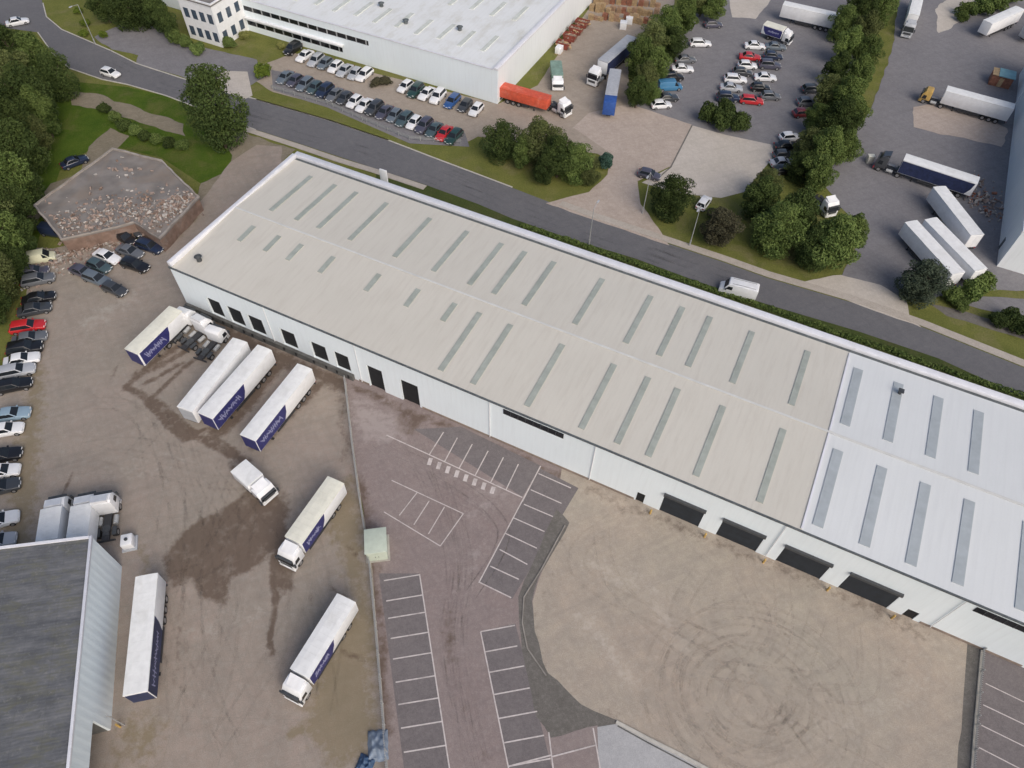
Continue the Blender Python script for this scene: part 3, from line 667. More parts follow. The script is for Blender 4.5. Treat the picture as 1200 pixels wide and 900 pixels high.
for xa, za, xb, zb in ((-.25, H0, -13, H1), (-13, H1, -26.2, H0)):
    mb.add([(xa, -46, za), (xa, .15, za), (xb, .15, zb), (xb, -46, zb), (xa, -46, za - .12), (xa, .15, za - .12), (xb, .15, zb - .12), (xb, -46, zb - .12)],
           [(0, 1, 2, 3), (7, 6, 5, 4), (0, 4, 5, 1), (1, 5, 6, 2), (2, 6, 7, 3), (3, 7, 4, 0)])
mb.build('roof', 'roof_cement', sh)
MB().box(-.22, .08, -46, .1, H0 - .1, H0 + .28).build('eaves_trim', 'parapet_cap', sh, bevel=.03)
mb = MB(); mb.add([(-.25, .17, H0 + .25), (-13, .17, H1 + .2), (-26, .17, H0 + .25), (-.25, .17, H0 - .2), (-13, .17, H1 - .2), (-26, .17, H0 - .2),
                   (-.25, -.15, H0 + .25), (-13, -.15, H1 + .2), (-26, -.15, H0 + .25), (-.25, -.15, H0 + .06), (-13, -.15, H1 + .06), (-26, -.15, H0 + .06)],
                  [(0, 1, 4, 3), (1, 2, 5, 4), (0, 6, 7, 1), (1, 7, 8, 2), (6, 9, 10, 7), (7, 10, 11, 8)]); mb.build('verge_trim', 'parapet_cap', sh)
o = tag(MB().cyl((0, 0, 0), (0, 0, 1.2), .12, n=10).build('bollard', 'yellow'), 'yellow bollard standing at the step in the pale blue shed wall', 'bollard'); o.location = (*P(141, 852), 0)
o = MB().cyl((0, 0, 0), (0, 0, 4.4), .06, n=8).box(-.3, .3, -.04, .04, 3.9, 4.35).build('pole_sign', 'galv'); o.location = (*P(146, 850), 0); tag(o, 'thin grey pole with small plate beside the pale blue shed wall', 'sign')

# factory beyond the road
F0 = P(583, 122); fa = thing('factory', 'large white factory with streaked white roof and front office block', 'factory', (*F0, 0), YB)
FH = 7.5
mb = MB(); mb.box(-95, 0, 0, .4, 0, FH); mb.build('wall', 'clad_wall', fa)
MB().box(-.4, 0, .4, 70, 0, FH).build('wall', 'clad_wall_y', fa); MB().box(-95, -94.6, .4, 70, 0, FH).build('wall', 'clad_side', fa)
mb = MB(); 
for ya, za, yb_, zb in ((.3, FH - .05, 36, FH + .3), (36, FH + .3, 70, FH - .05)):
    mb.add([(-95, ya, za), (-.9, ya, za), (-.9, yb_, zb), (-95, yb_, zb), (-95, ya, za - .1), (-.9, ya, za - .1), (-.9, yb_, zb - .1), (-95, yb_, zb - .1)],
           [(0, 1, 2, 3), (7, 6, 5, 4), (0, 4, 5, 1), (1, 5, 6, 2), (2, 6, 7, 3), (3, 7, 4, 0)])
mb.build('roof', 'roof_factory', fa)
MB().box(-.95, .1, -.05, 70, FH - .05, FH + .45).build('parapet', 'parapet_cap', fa, bevel=.05)
MB().box(-95, -.96, -.1, .28, FH - .1, FH + .12).build('eaves_trim', 'parapet_cap', fa)
for z0, xa, xb in ((4.9, -66.4, -32), (1.5, -66.4, -39.5)):
    f = MB().box(xa, xb, -.05, -.003, z0, z0 + 1.0).build('window', 'window_black', fa)
    mb = MB(); k = xa + 2.6
    while k < xb - .5: mb.box(k - .16, k + .16, -.09, -.052, z0, z0 + 1.0); k += 2.6
    mb.build('mullion', 'galv', f)
MB().box(-66.4, -39, -.8, -.01, 3.1, 3.5).build('canopy', 'paint_white', fa, bevel=.03)
ofc = MB().box(-76.4, -66.7, -9.3, 3, 0, 9.3).build('office_block', 'paint_white', fa)
MB().box(-76.6, -66.5, -9.5, 3.2, 9.31, 9.65).build('flat_roof', 'felt_grey', ofc)
MB().box(-76.7, -66.4, -9.6, -9.25, 9.66, 9.95).box(-76.7, -76.35, -9.2, 3.2, 9.66, 9.95).box(-66.75, -66.4, -9.2, 3.2, 9.66, 9.95).build('parapet', 'paint_white', ofc)
for z0 in (1.1, 5.2):
    for k in range(4):
        xx = -75.5 + k * 2.3; MB().box(xx, xx + 1.35, -9.36, -9.302, z0, z0 + 2.1).build('window', 'glass_blue', fa)
    for k in range(3):
        yy = -8.2 + k * 2.9; MB().box(-66.698, -66.64, yy, yy + 1.35, z0, z0 + 2.1).build('window', 'glass_blue', fa)
        MB().box(-76.46, -76.402, yy, yy + 1.35, z0, z0 + 2.1).build('window', 'glass_blue', fa)
def fr_(y): return FH - .05 + .35 * y / 36
mat('factory_light', (.60, .63, .58), .5, .1, .8, dirt=((.38, .40, .33), .6))
rl_ = random.Random(4)
for k in range(16):
    xx = -88 + k * 5.4; y0 = 5 + (k % 2) * .6
    for yy in (y0, y0 + 15):
        zz = fr_(yy); MB().box(xx, xx + 1.0, yy, yy + 7, fr_(yy + 3.5) - .04, fr_(yy + 3.5) + .12).build('rooflight', 'factory_light', fa)
for vx, vy in ((-46, 24), (-36, 12), (-27, 8), (-41, 30), (-15, 11), (-10, 30), (-30, 25)):
    def fr(y): return FH - .05 + .35 * y / 36
    mb = MB(); mb.cyl((vx, vy, fr(vy) - .1), (vx, vy, fr(vy) + .8), .45, n=10); mb.cyl((vx, vy, fr(vy) + .8), (vx, vy, fr(vy) + 1.05), .75, .2, n=10); mb.build('roof_vent', 'gutter_dark', fa)

# pale building at right edge
R0 = P(1168, 312); rb = thing('warehouse', 'pale blue metal clad building cut by right edge of photo', 'warehouse', (*R0, 0), YB)
MB().box(0, .4, 0, 72, .0, 8).box(.4, 50, 0, .4, 0, 8).build('wall', 'clad_wall_y', rb)
MB().add([(-.2, -.2, 8.0), (50, -.2, 8.0), (50, 36, 10), (-.2, 36, 10), (-.2, 72, 8), (50, 72, 8)], [(0, 1, 2, 3), (3, 2, 5, 4)]).build('roof', 'roof_pale', rb)
MB().box(-.15, 0, -.15, 72, 7.7, 8.25).build('eaves_trim', 'parapet_cap', rb)
MB().box(5, 9, -.05, -.002, 2.6, 3.6).build('window', 'window_black', rb)
MB().box(-.06, -.003, 4.8, 5.8, .05, 2.2).build('door', 'gutter_dark', rb)
mb = MB(); mb.cyl((0, 0, 0), (0, 0, 6), .12, n=8); mb.cyl((0, 7, 0), (0, 7, 6), .12, n=8); mb.box(-.15, .15, -.15, 7.15, 6, 6.25); mb.box(.15, 5, -.15, .15, 6, 6.25)
o = mb.build('goal_frame', 'paint_white'); o.location = (*P(1190, 150), 0); o.rotation_euler = (0, 0, YB + R(10)); tag(o, 'white tubular gantry frame behind the trailer at right edge', 'frame')

# derelict flat-roofed building
dp = [(133, 175), (190, 189), (234, 232), (188, 281), (158, 262), (128, 270), (72, 282), (40, 242)]
dw = [P(u, v, 2.8) for u, v in dp]; dc = sum(dw, Vector((0, 0))) / len(dw)
dl0 = [p - dc for p in dw]; dl = []
for a, b in zip(dl0, dl0[1:] + dl0[:1]):
    k_ = max(1, int((b - a).length / 1.3))
    for q_ in range(k_):
        p_ = a.lerp(b, q_ / k_); nv = mnoise.noise_vector(Vector((p_.x * .5, p_.y * .5, 3.3))); dl.append(p_ + Vector((nv.x, nv.y)) * .22)
de = thing('derelict_building', 'low derelict brick building, flat grey felt roof strewn with rubble', 'building', (*dc, 0))
MB().prism([p * .985 for p in dl], 0, 2.7).build('wall', 'wall_brickwork', de)
MB().prism(dl, 2.702, 2.95).build('roof', 'felt_grey', de)
mb = MB()
def rubble(mb, n, centre, sx, sy, ang_, zmax, z0, clip=None):
    for _ in range(n):
        a = rnd.gauss(0, .5); b_ = rnd.gauss(0, .5); q = Vector((a * sx, b_ * sy)); q.rotate(Matrix.Rotation(ang_, 2)); q += centre
        if clip and sd_poly(q, clip) > -.2: continue
        s = rnd.uniform(.10, .30) * rnd.choice((1, 1, 1.5)); hz = max(0, zmax * (1 - abs(a)) * (1 - abs(b_))) * rnd.random()
        T = Matrix.Translation((q.x, q.y, z0 + hz + s * .2)) @ Matrix.Rotation(rnd.random() * 6, 4, Vector((rnd.random(), rnd.random(), rnd.random() + .1)).normalized())
        mb.box(-s, s, -s * .6, s * .6, -s * .3, s * .3, rnd.choice((0, 0, 0, 1, 1, 2)), T)
pr_ = MB(); N_ = len(dl)
for a, b in zip(dl, dl[1:] + dl[:1]): a2, b2 = a * .972, b * .972; pr_.add([(*a, 2.952), (*b, 2.952), (*b2, 2.952), (*a2, 2.952), (*a, 3.2), (*b, 3.2), (*b2, 3.2), (*a2, 3.2)], [(4, 5, 6, 7), (0, 1, 5, 4), (2, 3, 7, 6)])
pr_.build('parapet', 'render_pale', de)
clip = [p * .955 for p in dl]
rubble(mb, 480, P(105, 262, 2.8) - dc, 15, 5.5, ang(P(60, 262), P(150, 245)), .35, 2.94, clip)
rubble(mb, 360, P(185, 250, 2.8) - dc, 12, 6.5, ang(P(160, 245), P(205, 250)), .35, 2.94, clip)
rubble(mb, 260, P(212, 238, 2.8) - dc, 9, 2.5, ang(P(186, 270), P(233, 233)), .3, 2.94, clip)
rubble(mb, 20, P(140, 200, 2.8) - dc, 5, 3, 0, .1, 2.94, clip)
ob = mb.build('rubble', ['rubble_a', 'rubble_b', 'rubble_c'], de); ob['kind'] = 'stuff'
mb = MB(); rubble(mb, 260, Vector((0, 0)), 15, 2.6, 0, .5, 0); rubble(mb, 160, Vector((-6, -1.5)), 8, 4, 0, .5, 0)
o = mb.build('rubble', ['rubble_a', 'rubble_b', 'rubble_c']); o.location = (*P(100, 292), 0); o.rotation_euler = (0, 0, ang(P(60, 300), P(150, 272))); o['kind'] = 'stuff'; tag(o, 'loose broken brick and stone along foot of derelict building', 'rubble')
mb = MB(); rubble(mb, 170, Vector((0, 0)), 4, 7, 0, .7, 0); o = mb.build('rubble', ['rubble_a', 'rubble_b', 'wood_red']); o.location = (*P(1152, 235), 0); o['kind'] = 'stuff'; tag(o, 'heap of scrap and broken timber between lorries and pale building', 'scrap')

# kiosk in the fence line
kz = ang(P(425, 620, 2.5), P(449, 617, 2.5)); kc = (P(425, 620, 2.5) + P(455, 647, 2.5)) * .5
ki = thing('kiosk', 'pale green electrical kiosk set in the car park fence', 'kiosk', (*kc, 0), kz)
MB().box(-1.25, 1.25, -1.55, 1.55, 0, 2.35).build('cabinet', 'kiosk_green', ki, bevel=.04)
MB().box(-1.4, 1.4, -1.7, 1.7, 2.36, 2.52).build('roof', 'kiosk_green', ki, bevel=.05)
for k in (-1, 1):
    d = MB().box(min(k * .05, k * 1.1), max(k * .05, k * 1.1), -1.6, -1.552, .12, 2.2).build('door', 'kiosk_green', ki)
    MB().box(k * .2 - .03, k * .2 + .03, -1.66, -1.602, 1.0, 1.25).build('handle', 'dark_metal', d)
MB().box(-1.5, 1.5, -1.8, 1.8, 0, .12).build('plinth', 'concrete', ki)
hu = thing('hut', 'small brown hut with teal roof behind long white trailer', 'hut', (*P(1170, 98), 0), YB)
MB().box(-2.2, 2.2, -1.6, 1.6, 0, 2.4).build('wall', 'wood_red', hu, bevel=.03); MB().box(-1.0, 2.4, -1.9, 1.9, 2.42, 2.6).build('roof', 'roof_teal', hu); MB().box(-2.3, -1.05, -1.8, 1.8, 2.42, 2.5).build('roof', 'wood', hu)
MB().box(-.5, .4, -1.66, -1.602, .1, 2.0).build('door', 'wood', hu)

# palisade fence, wall at its foot
def fence(name, px, label, h=2.0, m='galv', post=2.75, base=True):
    pts = [P(*q) for q in px]; f = thing(name, label, 'fence', (*pts[0], 0)); o0 = pts[0]
    pales = MB(); rail = MB(); bs = MB()
    for a, b in zip(pts, pts[1:]):
        d = b - a; L = d.length; d.normalize(); nn = Vector((-d.y, d.x)); T = Matrix.Translation((a.x - o0.x, a.y - o0.y, 0)) @ Matrix.Rotation(math.atan2(d.y, d.x), 4, 'Z')
        k = 0
        while k < L: pales.box(k, k + .07, -.012, .012, .15, h, 0, T); k += .24
        rail.box(0, L, .02, .06, .35, .41, 0, T); rail.box(0, L, .02, .06, h - .4, h - .34, 0, T)
        if base: bs.box(0, L, -.12, .12, 0, .14, 0, T)
        for q in range(int(L / post) + 1):
            MB().box(q * post - .05, q * post + .05, .065, .165, 0, h + .02, 0, T).build('post', m, f)
    pales.build('pales', m, f); rail.build('rail', m, f)
    if base: bs.build('kerb_wall', 'concrete', f)
    return f
fence('palisade_fence', [(405, 450), (413, 520), (421, 580), (428, 625)], 'grey palisade fence from warehouse wall down to green kiosk')
fence('palisade_fence', [(433, 655), (441, 740), (450, 850), (458, 960)], 'grey palisade fence from green kiosk towards bottom edge of photo')
fence('palisade_fence', [(1150, 762), (1142, 850), (1134, 960)], 'low grey fence between gravel yard and right hand parking bays', h=1.0, base=True)
fence('mesh_fence', [(540, 168), (480, 163.5), (425, 141), (384, 122.5), (318, 104)], 'low grey rail fence behind verge along factory parked cars', h=1.0, base=False)

# lamp posts, signs
def lamp(u, v, label, h=9.0, yaw=0, reach=1.6):
    t = thing('street_lamp', label, 'street lamp', (*P(u, v), 0), yaw, 'street lamps')
    MB().cyl((0, 0, 0), (0, 0, 1.3), .14, n=10).cyl((0, 0, 1.3), (0, 0, h), .085, .055, n=10).build('post', 'galv', t)
    MB().cyl((0, 0, h - .05), (reach, 0, h + .25), .05, .04, n=8).build('arm', 'galv', t)
    MB().box(reach - .1, reach + .65, -.16, .16, h + .16, h + .32).build('lamp_head', 'trailer_grey', t, bevel=.05)
lamp(808, 288, 'grey street lamp on verge beside the copper-leaved tree', yaw=R(-115))
lamp(753, 250, 'grey street lamp at mouth of concrete factory entrance', yaw=R(-115))
lamp(112, 52, 'grey street lamp at top left bend of road', yaw=R(-115))
lamp(262, 128, 'grey street lamp beside road right of lone tree', yaw=R(60), h=8)
lamp(690, 287, 'grey street lamp on near pavement opposite concrete entrance', yaw=R(65), h=8)
tp = thing('totem_sign', 'tall plain white sign board behind warehouse rear parapet', 'sign', (*P(452, 222), 0), YB)
MB().box(-.75, .75, -.18, .18, .0, 4.4).build('board', 'paint_white', tp, bevel=.04); MB().box(-1.0, 1.0, -.4, .4, 0, .15).build('base', 'concrete', tp)
for (u, v, lab) in ((1018, 190, 'small cream cabinet on yard in front of dark blue lorry'), (1062, 338, 'small white cabinet at foot of grey-green tree')):
    o = tag(MB().box(-.6, .6, -.5, .5, 0, 1.5).box(-.66, .66, -.56, .56, 1.5, 1.58).build('cabinet', 'roof_cream' if u < 1050 else 'paint_white', bevel=.03), lab, 'cabinet'); o.location = (*P(u, v), 0)

# blue tarpaulin heap, skips, pallets, tank
def tarp(u, v, sx, sy, h, label, m):
    mb = MB(); N = 22; vs = []; fs = []
    for i in range(N + 1):
        for j in range(N + 1):
            a, b = i / N * 2 - 1, j / N * 2 - 1; e = max(0, 1 - max(abs(a), abs(b)) ** 4)
            z = h * e * (.75 + .5 * mnoise.noise(Vector((a * 2.2 + u, b * 2.2, 1)))) + .06 * mnoise.noise(Vector((a * 9, b * 9, u)))
            vs.append((a * sx * (1 + .1 * mnoise.noise(Vector((b * 3, u, 0)))), b * sy * (1 + .1 * mnoise.noise(Vector((a * 3, v, 0)))), max(.0, z)))
    for i in range(N):
        for j in range(N): q = i * (N + 1) + j; fs.append((q, q + N + 1, q + N + 2, q + 1))
    mb.add(vs, fs); o = mb.build('tarpaulin', m, smooth=True); o.location = (*P(u, v), .002); o.rotation_euler = (0, 0, R(rnd.uniform(-20, 20))); return tag(o, label, 'tarpaulin')
tarp(443, 874, 1.1, 1.6, 1.0, 'pale grey-blue tarpaulin over a heap beside the fence', 'tarp_blue')
tarp(428, 896, .9, .9, .7, 'deep blue tarpaulin bundle at bottom edge by the fence', 'tarp_deep')
def skip(u, v, rz, label, m, L=3.6, load=None):
    t = thing('skip', label, 'skip', (*P(u, v), 0), rz, 'skips and containers by the factory side')
    mb = MB(); W = .9; H = 1.5; a = L / 2
    for y0, y1 in ((-W, -W + .06), (W - .06, W)): mb.add([(-a * .75, y0, .1), (a * .75, y0, .1), (a, y0, H), (-a, y0, H), (-a * .75, y1, .1), (a * .75, y1, .1), (a, y1, H), (-a, y1, H)], [(0, 1, 2, 3), (7, 6, 5, 4), (0, 4, 5, 1), (1, 5, 6, 2), (2, 6, 7, 3), (3, 7, 4, 0)])
    for s in (-1, 1): mb.quad((s * a * .75, -W + .06, .1), (s * a * .75, W - .06, .1), (s * a, W - .06, H), (s * a, -W + .06, H))
    mb.box(-a * .75, a * .75, -W + .06, W - .06, .1, .16); mb.build('body', m, t)
    if load:
        lb = MB(); rubble(lb, 60, Vector((0, 0)), L * .55, 1.2, 0, .3, .9); lb.box(-a * .85, a * .85, -W + .07, W - .07, .2, .95, 2); lb.build('load', load, t)
    return t
kz = ang(P(655, 60), P(688, 22))
for k, (u, v) in enumerate([(660, 56), (668, 47), (675, 39), (682, 31)]):
    skip(u, v, kz + R(90), ORD[k] + ' rust red skip from the front in line along factory side wall', 'rust_red', 3.4, ['rubble_a', 'wood', 'rubble_c'])
pk = thing('crate', 'white box at near end of red skips by factory wall', 'box', (*P(655, 62), 0), kz); MB().box(-.9, .9, -.7, .7, .12, 1.6).build('body', 'paint_white', pk, bevel=.04); MB().box(-.9, .9, -.7, .7, 0, .12).build('pallet', 'wood', pk)
def pallets(u, v, n, rz, label, m):
    mb = MB()
    for k in range(n):
        z = k * .15; jx = rnd.uniform(-.05, .05)
        for q in (-.5, -.05, .4): mb.box(-.6 + jx, .6 + jx, q, q + .1, z, z + .1)
        for q in range(5): mb.box(-.6 + jx + q * .26, -.46 + jx + q * .26, -.5, .5, z + .102, z + .128)
    o = mb.build('pallet_stack', m); o.location = (*P(u, v), 0); o.rotation_euler = (0, 0, rz); return tag(o, label, 'pallets', 'pallet stacks at back of factory yard')
k = 0
for row, (u0, v0, u1, v1, n) in enumerate([(692, 22, 762, 28, 13), (694, 13, 768, 18, 13), (698, 3, 770, 8, 12)]):
    for q in range(n):
        u, v = lerp((u0, v0), (u1, v1), q / (n - 1)); hh = rnd.randint(5, 14)
        pallets(u + rnd.uniform(-1, 1), v + rnd.uniform(-1, 1), hh, YB + rnd.uniform(-.15, .15), f"{'tall' if hh > 9 else 'low'} wooden pallet stack, {ORD[q]} from left in {['front', 'middle', 'back'][row]} row", rnd.choice(['wood', 'wood', 'timber_pale', 'wood_red']))

# ------------------------------------------------------------------ trees
def leafmesh(name, m, lobes, n, size, seed, flat=.55, inner=.25):
    """crown: leaf-sprig faces scattered through overlapping clumps"""
    r = random.Random(seed); vs, fs, tint = [], [], []
    vol = [a * b * c for _, (a, b, c) in lobes]; tot = sum(v ** .67 for v in vol)
    for (c, rad), v in zip(lobes, vol):
        k = int(n * v ** .67 / tot); lt = r.random()
        for _ in range(k):
            d = Vector((r.gauss(0, 1), r.gauss(0, 1), r.gauss(.15, 1))).normalized()
            q = 1 - inner * r.random() ** 1.5 + .16 * mnoise.noise(d * 2.3 + Vector((seed, lt * 9, 0))) + (r.random() < .12) * r.uniform(0, .30)
            p = Vector((c[0] + d.x * rad[0] * q, c[1] + d.y * rad[1] * q, c[2] + d.z * rad[2] * q))
            if p.z < .2: continue
            nrm = (d * flat + Vector((r.gauss(0, .6), r.gauss(0, .6), r.gauss(.35, .6)))).normalized()
            t1 = nrm.orthogonal().normalized(); t1.rotate(Matrix.Rotation(r.random() * 6.28, 3, nrm)); t2 = nrm.cross(t1)
            s = size * r.uniform(.6, 1.35); o = len(vs)
            vs += [p + t1 * s, p + t2 * s * .55 + nrm * s * .12, p - t1 * s * .9, p - t2 * s * .55 + nrm * s * .12]
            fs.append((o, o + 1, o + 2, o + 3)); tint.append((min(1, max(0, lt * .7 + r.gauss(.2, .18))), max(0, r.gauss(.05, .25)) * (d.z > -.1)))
    me = bpy.data.meshes.new(name); me.from_pydata([tuple(v) for v in vs], [], fs); me.materials.append(M[m])
    at = me.color_attributes.new('tint', 'FLOAT_COLOR', 'CORNER')
    buf = []
    for t in tint: buf += [t[0], t[1], 0, 1] * 4
    at.data.foreach_set('color', buf)
    return me
def make_tree(seed, h, rx, bare=.22, nl=34, n=15000, size=.175, m='leaf_dark', cone=0.0):
    r = random.Random(seed); lobes = []; trunk = MB()
    top = h * .55
    trunk.cyl((0, 0, -.1), (0, 0, h * .3), .045 * h * .62, .03 * h * .62, n=9)
    trunk.cyl((0, 0, h * .3), (r.uniform(-.2, .2), r.uniform(-.2, .2), h * .75), .03 * h * .62, .01 * h, n=8)
    for i in range(nl):
        z = bare + (1 - bare) * ((i + .5) / nl) ** .85; prof = math.sin(math.pi * min(1, max(.1, (z - bare * .6) / (1.12 - bare * .6)))) ** .6 * (1 - cone * max(0, z - .4))
        a = i * 2.4 + r.uniform(-.5, .5); rr = rx * prof * r.uniform(.30, .86) * (1 if z < .85 else .5)
        s = rx * r.uniform(.20, .40) * (1 - .25 * (z > .8))
        c = (math.cos(a) * rr, math.sin(a) * rr, h * z - s * .45)
        lobes.append((c, (s * r.uniform(.9, 1.2), s * r.uniform(.9, 1.2), s * r.uniform(.7, .95))))
        if i % 2 == 0: trunk.cyl((0, 0, h * min(.6, z * .6)), (c[0] * .9, c[1] * .9, c[2]), .012 * h, .005 * h, n=6)
    lobes.append(((0, 0, h * .55), (rx * .5, rx * .5, h * .3)))
    t = bpy.data.objects.new('tree', None); 
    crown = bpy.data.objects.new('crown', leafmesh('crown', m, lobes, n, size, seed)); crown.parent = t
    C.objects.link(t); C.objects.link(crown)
    tr = trunk.build('trunk', 'bark', t)
    return t
def make_bush(seed, m, n=3600, size=.19, nl=15):
    r = random.Random(seed); lobes = []
    for i in range(nl):
        a = i * 2.4; rr = r.uniform(.2, .75); s = r.uniform(.22, .42)
        lobes.append(((math.cos(a) * rr, math.sin(a) * rr, r.uniform(.3, .95)), (s, s, s * r.uniform(.8, 1.1))))
    lobes.append(((0, 0, .7), (.55, .55, .6)))
    o = bpy.data.objects.new('shrub', None); C.objects.link(o)
    c = bpy.data.objects.new('foliage', leafmesh('foliage', m, lobes, n, size / 1.0 * .42, seed)); C.objects.link(c); c.parent = o
    mb = MB()
    for i in range(4): mb.cyl((0, 0, -.05), (lobes[i][0][0] * .8, lobes[i][0][1] * .8, lobes[i][0][2]), .04, .015, n=6)
    mb.build('stem', 'bark', o)
    return o
# unit prototypes: 10 m tall, 4 m crown radius
TP = [make_tree(11, 10, 4.2), make_tree(23, 10, 4.0, cone=.5), make_tree(37, 10, 4.6, bare=.12, nl=34), make_tree(41, 10, 3.7, bare=.18, nl=28, cone=.7), make_tree(59, 10, 4.4, bare=.08, nl=38)]
BP = [make_bush(5, 'leaf_mid'), make_bush(6, 'leaf_mid'), make_bush(9, 'leaf_mid')]
used = set()
def place(proto, name, cat, wx, wy, rad, h, label, m, group=None, base=(4.2, 10)):
    sc = (rad / base[0], rad / base[0], h / base[1]); rz = rnd.uniform(0, 6.28)
    if proto not in used:
        used.add(proto); r = proto
        r.location = (wx, wy, 0); r.rotation_euler = (0, 0, rz); r.scale = sc
        if group: r['group'] = group
        r['label'] = label
        for c in r.children:
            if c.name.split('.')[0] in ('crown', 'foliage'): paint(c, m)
    else:
        r = copy_thing(proto, (wx, wy), rz, label, group, sc, {'crown': m, 'foliage': m})
    r['category'] = cat; r.name = name; return r
def tree(u, v, rad, h, label, m='leaf_dark', group=None, k=None):
    """(u,v) marks the middle of the crown, surveyed at two thirds of its height"""
    p = P(u, v, h * .62); return place(TP[k if k is not None else rnd.randrange(5)], 'tree', 'tree', p.x, p.y, rad, h, label, m, group)
def bush(u, v, rad, h, label, m='leaf_mid', group=None, name='shrub', cat='shrub'):
    p = P(u, v, h * .5); return place(BP[rnd.randrange(3)], name, cat, p.x, p.y, rad, h, label, m, group, (1.0, 1.4))

wood = [(u_ - (8 if v_ < 90 else 20), v_, a_ * .95, b_) for u_, v_, a_, b_ in [(16, 52, 4.6, 11), (48, 66, 4.6, 12), (70, 84, 3.8, 10), (20, 88, 5, 13), (50, 105, 5, 13), (2, 120, 5, 13), (28, 135, 5, 14), (62, 124, 3.8, 11), (8, 168, 5, 13), (40, 168, 4.8, 12), (58, 152, 3.2, 9),
        (18, 205, 5, 13), (44, 205, 3.8, 10), (2, 240, 4.8, 12), (30, 240, 4.2, 11), (10, 278, 4.6, 12), (34, 270, 3.4, 9), (2, 315, 4.2, 11), (26, 300, 3.2, 8), (4, 352, 3.2, 8), (-18, 70, 5, 12), (-22, 140, 5, 12), (-26, 200, 5, 12), (-22, 290, 5, 12), (-28, 345, 4.5, 11), (-20, 30, 4.5, 11)]]
vis = sorted([x for x in wood if x[0] > -24], key=lambda x: x[1]); 
for i, (u, v, r_, h) in enumerate(vis):
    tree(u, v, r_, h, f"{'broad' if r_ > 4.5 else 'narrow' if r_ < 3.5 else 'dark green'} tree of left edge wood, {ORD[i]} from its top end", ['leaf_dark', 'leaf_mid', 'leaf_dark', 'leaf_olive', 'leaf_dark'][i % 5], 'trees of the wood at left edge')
for u, v, r_, h in wood:
    if u <= -24: tree(u, v, r_, h, 'tree of left edge wood with its crown cut by the photo edge', 'leaf_dark', 'wood trees cut by the photo edge')
tree(246, 116, 5.6, 17, 'large lone dark green tree left of the warehouse gable', 'leaf_dark', k=2)
bush(309, 82, 2.1, 3.2, 'round bright green bush at left end of factory parked cars', 'leaf_lime')
bush(285, 41, 1.5, 2.0, 'yellow-green rounded bush beside the white office block', 'leaf_yellow')
bush(329, 53, 1.1, 1.6, 'pale yellow little bush near the parked black car', 'leaf_yellow')
for i, (u, v, r_, h) in enumerate([(232, 56, 2.0, 2.4), (218, 48, 2.0, 3.0), (205, 42, 2.0, 3.6), (268, 49, 1.6, 2.6)]): bush(u, v, r_, h, ORD[i] + (' low green shrub along foot of white office block'), 'leaf_mid', 'shrubs at the office block')
for i, (u, v, r_, h) in enumerate([(118, -2, 4, 9), (140, 2, 4, 10), (162, -2, 4, 11), (182, 4, 3.6, 11), (194, 22, 2.6, 8), (150, 12, 3.0, 6)]): tree(u, v, r_, h, ORD[i] + ' dark tree of the top edge clump left of the office block', 'leaf_dark', 'trees left of office block')
for i, (u, v, r_, h) in enumerate([(588, 160, 3.6, 8), (612, 172, 3.2, 7), (632, 160, 4.2, 9.5), (655, 178, 4.0, 9), (676, 186, 3.4, 8), (690, 200, 2.2, 5), (640, 195, 3.0, 6)]): tree(u, v, r_, h, ORD[i] + ' tree in the roadside clump below the orange trailer, left to right', ['leaf_dark', 'leaf_mid', 'leaf_olive'][i % 3], 'roadside clump below the orange trailer')
bush(710, 187, 1.8, 3.4, 'blue-green shrub at right end of the roadside clump', 'leaf_blue')
tree(789, 226, 4.0, 8.5, 'rounded dark tree on its own beside the concrete entrance', 'leaf_dark', k=4)
tree(846, 262, 4.0, 7.0, 'dark copper-leaved tree between street lamp and green clump', 'leaf_copper', k=0)
bush(835, 250, 1.6, 2.6, 'small green shrub left of the copper-leaved tree', 'leaf_mid')
for i, (u, v, r_, h) in enumerate([(893, 226, 4.0, 9), (916, 262, 4.6, 10), (938, 244, 4.4, 10), (980, 278, 5.2, 11), (955, 285, 3.6, 8), (1000, 268, 3.2, 8)]): tree(u, v, r_, h, ORD[i] + ' tree in dense clump above the white van, left to right', ['leaf_dark', 'leaf_mid'][i % 2], 'dense clump above the white van')
for i, (u, v, r_, h) in enumerate([(832, 132, 2.4, 4.5), (850, 138, 2.6, 4.8), (868, 142, 2.4, 4.5), (850, 126, 2.2, 4.5)]): bush(u, v, r_, h, ORD[i] + ' dense green bush at lower end of middle parked cars', 'leaf_dark', 'bushes below the middle parked cars')
for i, (u, v, r_, h) in enumerate([(806, 10, 4.2, 10), (782, 26, 4.0, 9), (765, 44, 4.0, 9), (790, 46, 3.2, 7), (752, 62, 3.6, 9), (770, 72, 3.4, 8), (758, 88, 3.4, 8), (748, 104, 2.8, 7), (764, 106, 2.2, 5), (838, 2, 3.6, 8), (826, -8, 4, 9)]): tree(u, v, r_, h, ORD[i] + ' tree in belt between factory yard and upper car park', ['leaf_mid', 'leaf_mid', 'leaf_olive', 'leaf_dark'][i % 4], 'tree belt left of upper car park')
